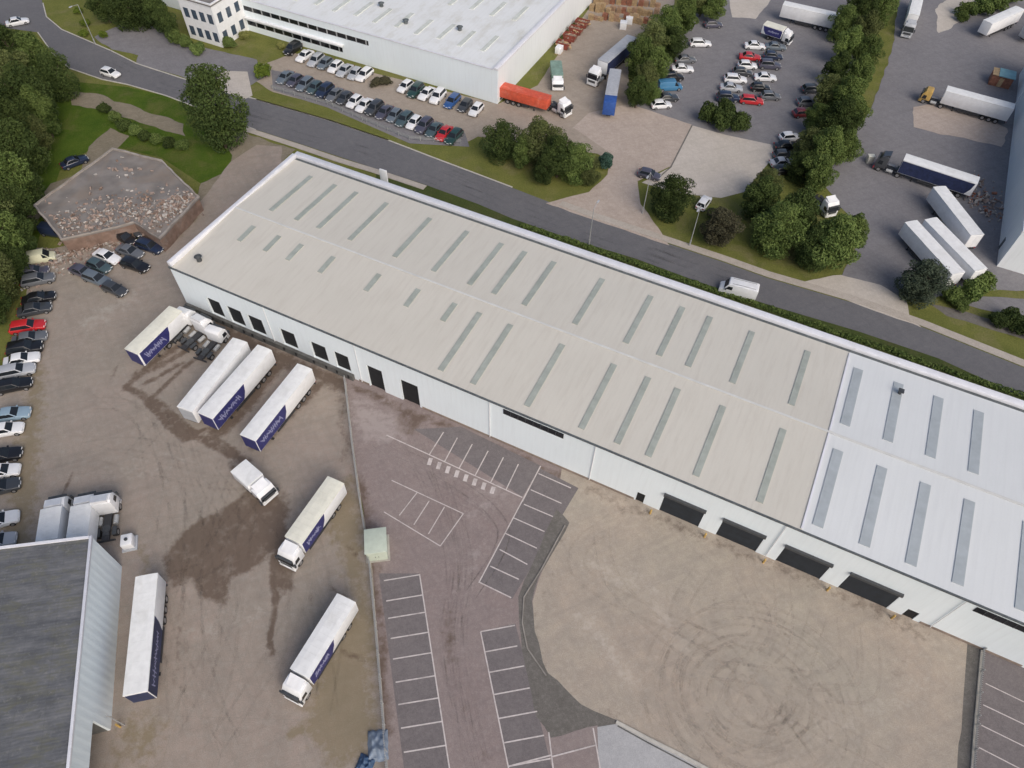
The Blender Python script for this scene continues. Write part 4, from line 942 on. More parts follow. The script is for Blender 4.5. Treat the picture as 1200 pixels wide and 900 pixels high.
for i, (u, v, r_, h) in enumerate([(1035, 2, 3.6, 9), (1012, 4, 4.2, 10), (990, 22, 3.6, 8), (1018, 30, 3.8, 9), (998, 48, 4, 9), (1020, 58, 3.4, 8), (985, 76, 3.6, 8), (1008, 82, 3.8, 9), (972, 104, 3.4, 8), (995, 110, 4.2, 10), (960, 136, 3.4, 7), (985, 140, 4.2, 10), (1002, 132, 3.2, 8), (950, 166, 3.2, 7), (972, 170, 4.2, 10), (992, 168, 3.4, 8), (940, 192, 3.0, 6), (962, 200, 3.6, 8), (900, 212, 2.8, 6)]): tree(u, v, r_, h, ORD[i] + ' tree from the top in long belt right of the car park', ['leaf_mid', 'leaf_dark', 'leaf_mid', 'leaf_olive', 'leaf_mid'][i % 5], 'long belt right of upper car park')
tree(1086, 326, 4.2, 7.5, 'grey-green round tree in front of the two white trailers', 'leaf_grey', k=4)
for i, (u, v, r_, h) in enumerate([(1118, 345, 2.2, 3.0), (1140, 338, 2.6, 4.0), (1155, 328, 2.0, 3.4), (1128, 355, 1.6, 2.0)]): bush(u, v, r_, h, ORD[i] + ' green bush between white trailers and right edge road', 'leaf_mid', 'bushes right of the grey-green tree')
for i, (u, v, r_, h) in enumerate([(1170, 374, 2.0, 2.2), (1188, 372, 2.0, 2.6), (1204, 384, 2.4, 2.6)]): bush(u, v, r_, h, ORD[i] + ' dark low bush at right edge beside the road verge', 'leaf_dark', 'bushes at right edge verge')
bush(1181, 369, .9, 1.3, 'pale flowering shrub among dark bushes at right edge', 'leaf_yellow')
for i, (u, v, r_, h) in enumerate([(1134, 10, 2.8, 3.5), (1152, 6, 3.0, 4), (1170, 2, 3.0, 4), (1188, -6, 3, 4), (1128, 18, 2, 2.6)]): bush(u, v, r_, h, ORD[i] + ' green shrub on grass bank above the top right trailers', 'leaf_mid', 'shrubs at the top right bank')
for i, (u, v) in enumerate([(122, 126), (134, 136), (146, 146), (158, 152), (170, 158), (184, 162), (198, 166), (212, 170)]): bush(u, v, 1.7, 2.2, ORD[i] + ' shrub in scrub line above the derelict building, left to right', ['leaf_dark', 'leaf_mid'][i % 2], 'scrub line above the derelict building')
for i, (u, v) in enumerate([(92, 12), (100, 26), (120, 40), (98, 38)]): bush(u, v, 1.3, 1.4, ORD[i] + ' low shrub on grass bank inside the top left bend', 'leaf_lime', 'shrubs inside the top left bend')
bush(452, 94, 1.9, 1.8, 'dark twiggy shrub between factory parked cars, left one', 'leaf_copper'); bush(441, 96, 1.7, 1.6, 'dark twiggy shrub between factory parked cars, near the silver car', 'leaf_copper')
# low band of leaves added to darken the grass verge behind the warehouse
hg = thing('verge_dark_band', 'long low band of leaves added to darken verge along rear of the warehouse', 'verge_dark_band', (*B(0, 0), 0), YB)
r_ = random.Random(3); lobes = []
for k in range(70): lobes.append(((40 + k * 1.6, BW + 11.0 + r_.uniform(-.25, .25), .35), (1.1, .55, .36 + r_.uniform(-.12, .15))))
o = bpy.data.objects.new('foliage', leafmesh('foliage', 'leaf_mid', lobes, 16000, .16, 77)); C.objects.link(o); o.parent = hg

# ------------------------------------------------------------------ cars
def wheel_mb(x, y, r, wd, mb=None):
    mb = mb or MB(); s = 1 if y > 0 else -1
    mb.cyl((x, y - wd / 2, r), (x, y + wd / 2, r), r, n=14, mi=0)
    mb.cyl((x, y + s * wd / 2, r), (x, y + s * (wd / 2 + .012), r), r * .62, n=12, mi=1)
    return mb
def make_car(kind):
    L, W, H = {'hatchback': (4.1, 1.76, 1.48), 'saloon': (4.6, 1.82, 1.44), 'estate car': (4.7, 1.84, 1.50), 'off-roader': (4.6, 1.90, 1.74), 'van': (5.0, 1.95, 1.95)}[kind]
    t = bpy.data.objects.new(kind.replace(' ', '_').replace('-', '_'), None); C.objects.link(t)
    hw, f = W / 2, L / 2
    bz = .92 if kind not in ('off-roader', 'van') else 1.08; nose = bz - .22
    tail = {'hatchback': bz, 'saloon': bz - .02, 'estate car': bz, 'off-roader': bz, 'van': bz}[kind]
    def ring(x, z0, z1, w0, w1): return [(x, -w0, z0), (x, -w1, (z0 + z1) * .5), (x, -w1 * .93, z1), (x, w1 * .93, z1), (x, w1, (z0 + z1) * .5), (x, w0, z0)]
    mb = MB()
    mb.loft([ring(-f, .42, tail - .12, hw * .78, hw * .84), ring(-f + .14, .26, tail, hw * .9, hw * .95), ring(-f + .9, .2, tail + .01, hw * .93, hw), ring(0, .2, bz, hw * .93, hw), ring(f - 1.35, .2, bz, hw * .93, hw),
             ring(f - .5, .22, nose + .1, hw * .92, hw * .96), ring(f - .14, .26, nose - .02, hw * .86, hw * .9), ring(f, .36, nose - .18, hw * .7, hw * .76)])
    xc, xr0, xr1, xb = {'hatchback': (f - 1.15, f - 1.85, -f + .62, -f + .22), 'saloon': (f - 1.35, f - 2.1, -f + 1.35, -f + .72), 'estate car': (f - 1.35, f - 2.1, -f + .55, -f + .2), 'off-roader': (f - 1.3, f - 1.95, -f + .5, -f + .18), 'van': (f - .75, f - 1.55, -f + .12, -f + .05)}[kind]
    wb, wt = hw * .92, hw * .70 if kind != 'van' else hw * .80
    zb = bz - .01
    A = [(xc, -wb, zb), (xc, wb, zb), (xb, wb, zb), (xb, -wb, zb)]; T = [(xr0, -wt, H), (xr0, wt, H), (xr1, wt, H), (xr1, -wt, H)]
    xm = (xr0 + xr1) / 2
    mb.add(A + T + [(xm, -wt, H + .045), (xm, wt, H + .045)], [(0, 1, 5, 4), (2, 3, 7, 6), (1, 2, 6, 9, 5), (3, 0, 4, 8, 7), (4, 5, 9, 8), (8, 9, 6, 7)])
    mb.build('body', 'car_black', t, bevel=.035)
    def pane(name, a, b, c, d, ins, off):
        a, b, c, d = map(Vector, (a, b, c, d)); n = (b - a).cross(d - a).normalized(); m = (a + b + c + d) / 4
        if n.dot(m - Vector((xm, 0, zb))) < 0: n = -n
        q = []
        for p, hn, vn in ((a, b, d), (b, a, c), (c, d, b), (d, c, a)):
            q.append(tuple(p + (hn - p).normalized() * ins + (vn - p).normalized() * ins * .8 + n * off))
        q2 = [tuple(Vector(p) - n * .02) for p in q]
        return MB().add(q + q2, [(0, 1, 2, 3), (7, 6, 5, 4), (0, 4, 5, 1), (1, 5, 6, 2), (2, 6, 7, 3), (3, 7, 4, 0)]).build(name, 'glass_dark', t)
    pane('windscreen', A[0], A[1], T[1], T[0], .08, .012)
    if kind != 'van':
        pane('rear_window', A[2], A[3], T[3], T[2], .09, .012)
        pane('side_window', A[1], A[2], T[2], T[1], .10, .012); pane('side_window', A[3], A[0], T[0], T[3], .10, .012)
    else:
        xs = xc - 1.1
        pane('side_window', A[1], (xs, wb, zb), (xs, wt, H), T[1], .10, .012); pane('side_window', (xs, -wb, zb), A[0], T[0], (xs, -wt, H), .10, .012)
    r = .31 if kind not in ('off-roader', 'van') else .36
    for x in (f - .82, -f + .78):
        for y in (-hw + .09, hw - .09): wheel_mb(x, y, r, .2).build('wheel', ['rubber', 'alloy'], t)
    for s in (-1, 1):
        MB().box(f - .2, f - .06, s * hw * .62 - .17, s * hw * .62 + .17, nose - .15, nose - .03).build('headlight', 'lamp_clear', t)
        MB().box(-f - .015, -f + .12, s * hw * .68 - .14, s * hw * .68 + .14, tail - .22, tail - .06).build('tail_light', 'lamp_red', t)
        MB().box(xc - .35, xc - .15, min(s * hw * .93, s * hw * 1.12), max(s * hw * .93, s * hw * 1.12), bz + .02, bz + .18).build('mirror', 'car_black', t, bevel=.03)
    MB().box(f - .02, f + .02, -.26, .26, .42, .53).build('number_plate', 'paint_white', t)
    return t
CARP = {k: make_car(k) for k in ('hatchback', 'saloon', 'estate car', 'off-roader', 'van')}
cused = set()
def car(wx, wy, rz, kind, col, label, group=None):
    m = 'car_' + col.replace(' ', '_').replace('-', '_'); p = CARP[kind]
    if kind not in cused:
        cused.add(kind); r = p; r.location = (wx, wy, 0); r.rotation_euler = (0, 0, rz); r['label'] = label
        if group: r['group'] = group
        for c in r.children:
            if c.name.split('.')[0] in ('body', 'mirror'): paint(c, m)
    else: r = copy_thing(p, (wx, wy), rz, label, group, None, {'body': m, 'mirror': m})
    r['category'] = 'car' if kind != 'van' else 'van'; r.name = 'parked_car' if kind != 'van' else 'van'
    return r
def carpx(u, v, rz, kind, col, label, group=None):
    p = P(u, v, .75); return car(p.x, p.y, rz, kind, col, label, group)
KS = ['hatchback', 'saloon', 'estate car', 'off-roader', 'hatchback']
def kname(k): return k
# factory, row along the verge (noses toward the road)
cols = ['blue-grey', 'slate', 'blue-grey', 'teal grey', 'navy', 'grey', 'dark grey', 'white', 'white', 'dark grey', 'slate', 'blue-grey', 'teal grey', 'white', 'slate', 'teal grey', 'red', 'dark green']
for i, c in enumerate(cols):
    u, v = lerp((334, 90), (532, 159.5), i / 17); k = KS[(i * 3 + 1) % 5]
    if c in ('white', 'red'): k = 'hatchback' if i % 2 else 'saloon'
    carpx(u, v, YB - R(90) + rnd.uniform(-.04, .04), k, c, f"{c} {k}, {ORD[i]} from left in row behind the roadside rail fence", 'cars in the factory lower row').scale = (1.1, 1.1, 1.1)
up = [(343, 57, 'black', 'off-roader'), (357, 65, 'white', 'saloon'), (370, 70, 'silver', 'estate car'), (381, 74, 'blue-grey', 'hatchback'), (393, 78, 'white', 'hatchback'), (404, 82, 'silver', 'saloon'), (416, 86, 'silver', 'hatchback'), (427, 87, 'white', 'estate car'), (475, 101, 'white', 'hatchback'), (487, 106, 'dark green', 'off-roader'), (500, 109, 'white', 'saloon'), (513, 113, 'white', 'off-roader'), (530, 118, 'blue', 'estate car'), (545, 123, 'dark grey', 'hatchback'), (558, 128, 'white', 'hatchback')]
for i, (u, v, c, k) in enumerate(up): carpx(u, v, YB - R(90) + rnd.uniform(-.08, .08), k, c, f"{c} {k}, {ORD[i]} from left in row against the white factory wall", 'cars along the factory wall').scale = (1.1, 1.1, 1.1)
# column of cars along the left edge of the yard
FA = R(18)
lc = [(46, 302, 'cream', 'van'), (44, 327, 'grey', 'estate car'), (45, 349, 'black', 'saloon'), (40, 362, 'dark grey', 'saloon'), (32, 382, 'red', 'estate car'), (34, 396, 'grey', 'saloon'), (29, 408, 'black', 'off-roader'), (25, 421, 'white', 'saloon'), (19, 434, 'silver', 'estate car'), (15, 451, 'black', 'estate car'), (13, 485, 'light blue', 'saloon'), (7, 503, 'white', 'hatchback'), (2, 533, 'black', 'saloon'), (2, 552, 'white', 'hatchback'), (-1, 571, 'dark grey', 'saloon'), (-3, 610, 'white', 'saloon'), (-4, 634, 'silver', 'hatchback')]
for i, (u, v, c, k) in enumerate(lc): carpx(u, v, FA + rnd.uniform(-.08, .08), k, c, f"{c} {k}, {ORD[i]} from top in the column at left edge of yard", 'cars down the left edge of the yard')
# scrapyard cluster
for u, v, a, c, k, lab in [(64, 271, -10, 'navy', 'van', 'dark navy van backed against rubble of the derelict building'), (97, 318, -25, 'slate', 'saloon', 'slate purple saloon at left of cluster by derelict building'), (113, 326, -22, 'blue-grey', 'estate car', 'blue-grey estate car in front of white car near derelict building'), (125, 300, -24, 'white', 'saloon', 'white saloon among dark cars below derelict building'), (116, 311, -24, 'teal grey', 'hatchback', 'teal grey hatchback squeezed beside white saloon'), (134, 338, -24, 'dark grey', 'hatchback', 'dark grey hatchback standing alone lowest of scrapyard cluster'), (158, 310, -20, 'black', 'estate car', 'black estate car right of white saloon in scrapyard cluster'), (152, 294, -22, 'grey', 'saloon', 'grey saloon above the black estate in scrapyard cluster'), (175, 288, -22, 'navy', 'estate car', 'navy estate car rightmost of the scrapyard cluster'), (146, 278, -30, 'black', 'hatchback', 'black hatchback tight against the rubble wall'), (158, 268, -40, 'dark grey', 'hatchback', 'dark grey hatchback topmost of the scrapyard cluster'), (87, 189, 42, 'navy', 'saloon', 'navy saloon parked on track left of derelict building'), (40, 318, 20, 'slate', 'hatchback', 'slate hatchback just below the cream van at left edge')]:
    carpx(u, v, R(a), k, c, lab, 'cars of the scrapyard cluster')
o = skip(176, 273, R(-20), 'dull red skip beside rubble of the derelict building', 'rust_red', 3.0, ['rubble_a', 'rubble_c', 'rubble_b']); o['group'] = 'skips'
# upper car park
A1, A2 = R(8), R(-4)
pl = [(836, 28, 'slate', 'hatchback'), (821, 50, 'white', 'estate car'), (803, 69, 'grey', 'saloon'), (800, 80, 'white', 'saloon'), (788, 90, 'black', 'off-roader'), (785, 101, 'sky blue', 'van'), (782, 114, 'dark grey', 'saloon'), (775, 122, 'white', 'hatchback')]
for i, (u, v, c, k) in enumerate(pl): carpx(u, v, A1 + rnd.uniform(-.1, .1), k, c, f"{c} {k}, {ORD[i]} from top in left row of upper car park", 'cars in upper car park left row').scale = (1.1, 1.1, 1.1)
pm = [(885, 53, 'white', 'saloon'), (879, 66, 'red', 'saloon'), (876, 76, 'white', 'hatchback'), (870, 84, 'dark grey', 'hatchback'), (862, 92, 'white', 'estate car'), (857, 102, 'silver', 'saloon'), (853, 114, 'navy', 'off-roader')]
for i, (u, v, c, k) in enumerate(pm): carpx(u, v, A2 + rnd.uniform(-.08, .08), k, c, f"{c} {k}, {ORD[i]} from top in left half of the middle double row", 'cars in upper car park middle row').scale = (1.1, 1.1, 1.1)
pr = [(909, 54, 'blue-grey', 'saloon'), (906, 65, 'navy', 'hatchback'), (902, 76, 'slate', 'off-roader'), (897, 90, 'white', 'saloon'), (891, 102, 'black', 'hatchback'), (881, 117, 'red', 'estate car'), (903, 112, 'grey', 'hatchback')]
for i, (u, v, c, k) in enumerate(pr): carpx(u, v, A2 + rnd.uniform(-.08, .08), k, c, f"{c} {k}, {ORD[i]} from top in right half of the middle double row", 'cars in upper car park middle row').scale = (1.1, 1.1, 1.1)
pe = [(953, 104, 'dark grey', 'estate car'), (946, 119, 'grey', 'hatchback'), (941, 132, 'dark red', 'hatchback'), (926, 160, 'white', 'hatchback'), (922, 170, 'black', 'saloon'), (919, 181, 'dark grey', 'hatchback'), (917, 190, 'silver', 'saloon'), (920, 199, 'black', 'hatchback')]
for i, (u, v, c, k) in enumerate(pe): carpx(u, v, A1 + rnd.uniform(-.1, .1), k, c, f"{c} {k}, {ORD[i]} from top in right row beside the tree belt", 'cars in upper car park right row').scale = (1.1, 1.1, 1.1)
carpx(761, 204, R(-20), 'hatchback', 'slate', 'slate hatchback waiting at mouth of the concrete factory entrance')
carpx(825, 237, R(60), 'hatchback', 'white', 'white hatchback half hidden between rounded tree and copper-leaved tree')
carpx(20, 25, R(30), 'saloon', 'white', 'white saloon driving at the far top left corner of road')
carpx(129, 85, R(-22), 'hatchback', 'white', 'white hatchback driving on road above the left edge wood')

# ------------------------------------------------------------------ lorries
def script_marks(mb, x0, x1, z0, z1, y, seed):
    """loose pale handwriting-like strokes (unreadable in the photo)"""
    r = random.Random(seed); n = 13; s = 1 if y > 0 else -1
    for k in range(n):
        x = x0 + (x1 - x0) * (k + .5) / n; h = (z1 - z0) * r.uniform(.35, 1); a = r.uniform(-.12, .3); zc = z0 + (z1 - z0) * .45 + r.uniform(-.08, .08); wd = .075
        mb.add([(x - a - wd, y, zc - h / 2), (x - a + wd, y, zc - h / 2), (x + a + wd, y, zc + h / 2), (x + a - wd, y, zc + h / 2)], [(0, 1, 2, 3)])
        if k < n - 1: x2 = x0 + (x1 - x0) * (k + 1.5) / n; mb.add([(x, y + s * .002, zc - .15), (x2, y + s * .002, zc + .05), (x2, y + s * .002, zc + .19), (x, y + s * .002, zc)], [(0, 1, 2, 3)])
def cargo_box(t, L, x0, W=2.5, z0=1.15, H=4.0, m='paint_white', roof='roof_white', panel=None, xp=(.5, 1.0), seed=1, front=None, ribs=True, frontw=None):
    hw = W / 2; x1 = x0 + L
    MB().box(x0, x1, -hw, hw, z0, H - .1).build('cargo_body', m, t, bevel=.05)
    mb = MB(); N = 12
    for k in range(N):
        a, b = x0 - .02 + (L + .04) * k / N, x0 - .02 + (L + .04) * (k + 1) / N
        mb.loft([[(q, -hw - .02, H - .12), (q, -hw - .02, H - .01), (q, -hw * .5, H + .06), (q, hw * .5, H + .06), (q, hw + .02, H - .01), (q, hw + .02, H - .12)] for q in (a, b - .03)])
        if ribs: mb.loft([[(q, -hw - .02, H - .12), (q, -hw - .02, H - .03), (q, -hw * .5, H + .035), (q, hw * .5, H + .035), (q, hw + .02, H - .03), (q, hw + .02, H - .12)] for q in (b - .03, b)])
    mb.build('roof', roof, t)
    if panel:
        a, b = x0 + L * xp[0], x0 + L * xp[1] - .06
        for s in (-1, 1):
            y0, y1 = sorted((s * (hw + .004), s * (hw + .03)))
            mb = MB(); poly = [(a + .9, z0 + .1), (b, z0 + .1), (b, H - .22), (a, H - .22), (a + .25, H * .62)]
            n = len(poly); vs = [(x, y0, z) for x, z in poly] + [(x, y1, z) for x, z in poly]
            mb.add(vs, [tuple(range(n)), tuple(range(n, 2 * n))[::-1]] + [(i, (i + 1) % n, n + (i + 1) % n, n + i) for i in range(n)])
            pn = mb.build('side_panel', panel, t)
            if not seed: continue
            mk = MB(); script_marks(mk, a + 1.3, b - .7, z0 + .8, H - .75, s * (hw + .035), seed); mk.build('lettering', 'script_white', pn)
    if front: MB().box(x1 + .004, x1 + .03, -hw + .08, hw - .08, z0 + .1, H - .25).build('front_panel', front, t)
    for s in (-1, 1):
        MB().box(x0 - .05, x0 - .004, *sorted((s * .03, s * (hw - .06))), z0 + .08, H - .25).build('rear_door', m, t)
        MB().box(x0 - .06, x0 - .004, s * (hw - .2) - .14, s * (hw - .2) + .14, z0 - .25, z0 - .08).build('tail_light', 'lamp_red', t)
def make_trailer(label, u0, v0, u1, v1, L=13.6, h=4.0, cat='trailer', group=None, **kw):
    """(u0,v0) rear end, (u1,v1) front end of the roof centre line"""
    a, b = P(u0, v0, h), P(u1, v1, h); mid = (a + b) / 2
    t = thing('semi_trailer', label, cat, (*mid, 0), ang(a, b), group)
    cargo_box(t, L, -L / 2, H=h, **kw)
    MB().box(-L / 2 + .1, L / 2 - .1, -.5, .5, .85, 1.12).box(-L / 2 + .1, -L / 2 + .25, -1.2, 1.2, .55, .75).box(-L / 2 + 5.4, L / 2 - 4, -1.22, -1.17, .5, 1.0).box(-L / 2 + 5.4, L / 2 - 4, 1.17, 1.22, .5, 1.0).build('chassis', 'chassis', t)
    for k in range(3):
        for s in (-1, 1): wheel_mb(-L / 2 + 1.9 + k * 1.32, s * 1.02, .5, .36).build('wheel', ['rubber', 'alloy'], t)
    for s in (-1, 1): MB().cyl((L / 2 - 3.0, s * .8, .02), (L / 2 - 3.0, s * .8, .85), .08, n=8).box(L / 2 - 3.2, L / 2 - 2.8, s * .8 - .2, s * .8 + .2, 0, .05).build('landing_leg', 'chassis', t)
    return t
def cab_parts(t, xf, col='paint_white', H=3.7, defl=True, W=2.45, dc=2.1):
    """cab whose front face stands at x=xf"""
    hw = W / 2; xb = xf - dc
    prof = [(xb, .9), (xb, H - .25), (xb + .3, H), (xf - .75, H - .06), (xf - .28, H - .72), (xf - .02, H - 1.75), (xf, 1.15), (xf - .06, .45), (xf - .55, .4), (xf - .6, .9)]
    mb = MB(); n = len(prof); vs = [(x, -hw, z) for x, z in prof] + [(x, hw, z) for x, z in prof]
    mb.add(vs, [tuple(range(n)), tuple(range(n, 2 * n))[::-1]] + [(i, (i + 1) % n, n + (i + 1) % n, n + i) for i in range(n)]); mb.build('cab', col, t, bevel=.07)
    a, b = prof[4], prof[5]; d = Vector((b[0] - a[0], 0, b[1] - a[1])); nn = Vector((-d.z, 0, d.x)).normalized()
    q = [Vector((a[0], -hw * .93, a[1])) + d * .06, Vector((a[0], hw * .93, a[1])) + d * .06, Vector((b[0], hw * .96, b[1])) - d * .02, Vector((b[0], -hw * .96, b[1])) - d * .02]
    if nn.x < 0: nn = -nn
    MB().add([tuple(p + nn * .015) for p in q] + [tuple(p - nn * .02) for p in q], [(0, 1, 2, 3), (7, 6, 5, 4), (0, 4, 5, 1), (1, 5, 6, 2), (2, 6, 7, 3), (3, 7, 4, 0)]).build('windscreen', 'glass_dark', t)
    MB().box(xf - .3, xf + .02, -hw * .9, hw * .9, H - .74, H - .58).build('sun_visor', 'dark_metal', t, bevel=.03)
    for s in (-1, 1):
        y0, y1 = sorted((s * (hw - .02), s * (hw + .012)))
        MB().add([(x, y, z) for y in (y0, y1) for x, z in ((xf - .35, H - 1.75), (xf - 1.25, H - 1.75), (xf - 1.25, H - .95), (xf - .55, H - .95))], [(0, 1, 2, 3), (7, 6, 5, 4), (0, 4, 5, 1), (1, 5, 6, 2), (2, 6, 7, 3), (3, 7, 4, 0)]).build('side_window', 'glass_dark', t)
        MB().box(xf - .22, xf - .02, *sorted((s * (hw + .06), s * (hw + .28))), H - 1.75, H - 1.05).box(xf - .15, xf - .1, *sorted((s * (hw - .05), s * (hw + .1))), H - 1.15, H - 1.1).build('mirror', 'dark_metal', t)
        MB().box(xf - .08, xf + .03, s * .85 - .22, s * .85 + .22, .62, .85).build('headlight', 'lamp_clear', t)
    MB().box(xf - .03, xf + .02, -hw * .7, hw * .7, 1.0, 1.5).build('grille', 'dark_metal', t)
    MB().box(xf - .1, xf + .06, -hw * .98, hw * .98, .35, .6).build('bumper', col, t, bevel=.04)
    if defl: MB().add([(xf - .9, -.9, H - .02), (xf - .9, .9, H - .02), (xb + .05, .98, H + .42), (xb + .05, -.98, H + .42), (xb + .05, -.98, H - .1), (xb + .05, .98, H - .1)], [(0, 1, 2, 3), (3, 2, 5, 4), (0, 3, 4), (1, 5, 2), (0, 4, 5, 1)]).build('wind_deflector', col, t)
def make_tractor(label, wx, wy, rz, col='paint_white', H=3.6, group=None, defl=True):
    t = thing('tractor_unit', label, 'lorry', (wx, wy, 0), rz, group)
    cab_parts(t, 3.0, col, H, defl)
    MB().box(-2.9, 2.3, -.45, .45, .7, 1.0).box(-2.95, -2.8, -1.15, 1.15, .6, .85).build('chassis', 'chassis', t)
    MB().cyl((-1.3, 0, 1.0), (-1.3, 0, 1.12), .55, n=14).box(-2.2, -1.3, -.35, .35, 1.0, 1.06).build('fifth_wheel', 'dark_metal', t)
    for x, y in ((2.0, 1.0), (-1.7, 1.0)):
        for s in (-1, 1):
            wheel_mb(x, s * y, .5, .34 if x > 0 else .56).build('wheel', ['rubber', 'alloy'], t)
            mb = MB(); mb.box(x - .6, x + .6, s * y - .28, s * y + .28, 1.03, 1.07); mb.build('mudguard', 'dark_metal', t)
    for s in (-1, 1): MB().cyl((-.6, s * .95, .75), (.6, s * .95, .75), .32, n=12).build('fuel_tank', 'galv', t)
    return t
def make_rigid(label, u0, v0, u1, v1, L, h=3.8, panel='curtain_navy', roof='roof_white', seed=3, group=None, xp=(.5, 1.0), m='paint_white', cabcol='paint_white', n='lorry'):
    """(u0,v0) rear, (u1,v1) front of the body roof"""
    a, b = P(u0, v0, h), P(u1, v1, h); mid = (a + b) / 2
    t = thing('rigid_lorry', label, n, (*mid, 0), ang(a, b), group)
    cargo_box(t, L, -L / 2, H=h, panel=panel, roof=roof, seed=seed, xp=xp, m=m)
    cab_parts(t, L / 2 + .25 + 2.1, cabcol, min(3.3, h - .45), True)
    MB().box(-L / 2 + .1, L / 2 + 2.0, -.45, .45, .75, 1.12).box(-L / 2 + 3.4, L / 2 - .8, -1.2, -1.14, .5, 1.0).box(-L / 2 + 3.4, L / 2 - .8, 1.14, 1.2, .5, 1.0).build('chassis', 'chassis', t)
    for x in (L / 2 + 1.2, -L / 2 + 2.0, -L / 2 + (3.3 if L > 8 else 2.0)):
        if x == -L / 2 + 2.0 and L <= 8 and x in (): continue
        for s in (-1, 1): wheel_mb(x, s * 1.0, .48, .34).build('wheel', ['rubber', 'alloy'], t)
    return t
NV = dict(panel='curtain_navy', front='curtain_navy')
DG = 'curtain-sided trailers at the dock doors'
make_trailer('short white trailer with navy lettered panel, leftmost at the dock', 205, 362, 154, 411, 9.6, seed=2, group=DG, roof='roof_cream', xp=(.35, .98), **NV)
make_trailer('plain white-roofed trailer tight against neighbour, second from left at dock', 283, 396, 214, 482, seed=4, group=DG, front='trailer_grey')
make_trailer('white trailer with navy lettered side, third from left at dock', 311, 406, 239, 488, seed=5, group=DG, **NV)
make_trailer('white trailer with navy lettered side, rightmost at the dock beside fence', 358, 428, 289, 514, seed=6, group=DG, **NV)
make_trailer('white trailer with dark navy front parked along pale blue shed wall', 172, 672, 158, 815, panel='curtain_dark', front='curtain_dark', seed=7, xp=(.38, 1))
make_rigid('white rigid lorry with cream roof and navy side, upper of two in yard', 393, 563, 344, 632, 9.4, roof='roof_cream', seed=8, group='rigid lorries in the yard')
make_rigid('white rigid lorry with navy side panel, lower of two in yard', 403, 705, 354, 784, 9.4, seed=9, group='rigid lorries in the yard')
make_rigid('lone short white box lorry standing among wet stains in yard', 281, 547, 297, 561, 3.5, h=2.9, panel=None, seed=23)
# tractors between the dock trailers
pa, pb = P(205, 362, 4), P(154, 411, 4); hd = ang(pb, pa)
for i, (u, v, lab) in enumerate([(211, 381, 'white tractor unit beside short trailer at dock, left of three'), (229, 391, 'white tractor unit of the dock trio, middle one'), (246, 402, 'white tractor unit of the dock trio, beside plain trailer')]):
    p = P(u, v, 1.5); make_tractor(lab, p.x, p.y, hd + (.05, -.08, .06)[i], H=(3.2, 3.5, 3.1)[i], defl=(i != 2), group='tractor units parked between dock trailers')
# cluster at the shed
SG = 'lorries parked by the shed'
for (u0, v0, u1, v1, lab, sd_) in [(54, 634, 60, 594, 'white box lorry half hidden behind shed roof, left one', 21), (90, 630, 95, 591, 'white box lorry half hidden behind shed roof, beside tall cab', 22)]:
    make_rigid(lab, u0, v0, u1, v1, 4.6, h=3.6, panel=None, seed=sd_, group=SG)
p = P(123, 606, 1.8); make_tractor('tall white tractor unit with dark chassis at corner of shed', p.x, p.y, R(104), H=3.8)
tk = thing('tank', 'small pale tank on frame beside tall white cab at shed', 'tank', (*P(153, 638), 0), QZ)
MB().box(-.7, .7, -.8, .8, .25, 1.5).build('body', 'paint_white', tk, bevel=.12); MB().box(-.9, .9, -1.0, 1.0, 0, .24).build('frame', 'trailer_grey', tk); MB().cyl((0, 0, 1.5), (0, 0, 1.6), .22, n=12).build('lid', 'dark_metal', tk)
# lorry yard, right
RG = 'trailers in the right hand lorry yard'
pk = dict(m='paint_white')
make_trailer('plain white trailer with grey side, leftmost of three angled trailers', 1129, 326, 1063, 254, h=3.9, group=RG)
make_trailer('plain white trailer, middle of three angled trailers', 1152, 318, 1089, 254, h=3.9, group=RG)
make_trailer('plain white trailer beside scrap heap, rightmost of three angled trailers', 1148, 278, 1099, 216, h=4.0, group=RG)
make_trailer('long dark navy curtain-sided trailer with white roof by scrap heap', 1152, 213, 1056, 182, h=4.0, panel='curtain_dark', seed=0, xp=(.02, 1), front='curtain_dark', group=RG)
a = P(1056, 182, 4); b = P(1152, 213, 4); hd = ang(b, a); q = (a + b) / 2 + Vector((math.cos(hd), math.sin(hd))) * 8.2
make_tractor('dark grey and red tractor unit coupled to dark navy trailer', q.x, q.y, hd, 'car_dark_grey', 3.4)
MB().box(2.96, 3.09, -1.2, 1.2, .36, .98).build('bumper', 'car_red', [o for o in C.objects if o.get('label') == 'dark grey and red tractor unit coupled to dark navy trailer'][0])
make_trailer('long white trailer behind yellow tractor unit in right yard', 1190, 125, 1109, 103, h=4.0, group=RG)
a, b = P(1109, 103, 4), P(1190, 125, 4); hd = ang(b, a); q = (a + b) / 2 + Vector((math.cos(hd), math.sin(hd))) * 8.0
make_tractor('yellow tractor unit coupled to long white trailer', q.x, q.y, hd, 'yellow', 2.9, defl=False)
make_trailer('white trailer pointing down at top edge of right yard', 1080, -18, 1069, 26, h=4.0, group=RG)
a, b = P(1069, 26, 4), P(1080, -18, 4); hd = ang(b, a); q = (a + b) / 2 + Vector((math.cos(hd), math.sin(hd))) * 8.2
make_tractor('grey tractor unit in front of trailer at top edge of right yard', q.x, q.y, hd, 'trailer_grey', 3.4)
make_trailer('white trailer on slant at top right corner below grass bank', 1205, 5, 1148, 30, h=4.0, group=RG)
make_trailer('pale trailer cut by right edge below slanted white trailer', 1262, 18, 1196, 34, h=3.8, m='trailer_grey', group=RG)
p = P(965, 237, 1.4); make_tractor('white tractor unit peeping out behind dense tree clump', p.x, p.y, R(-70), H=3.2)
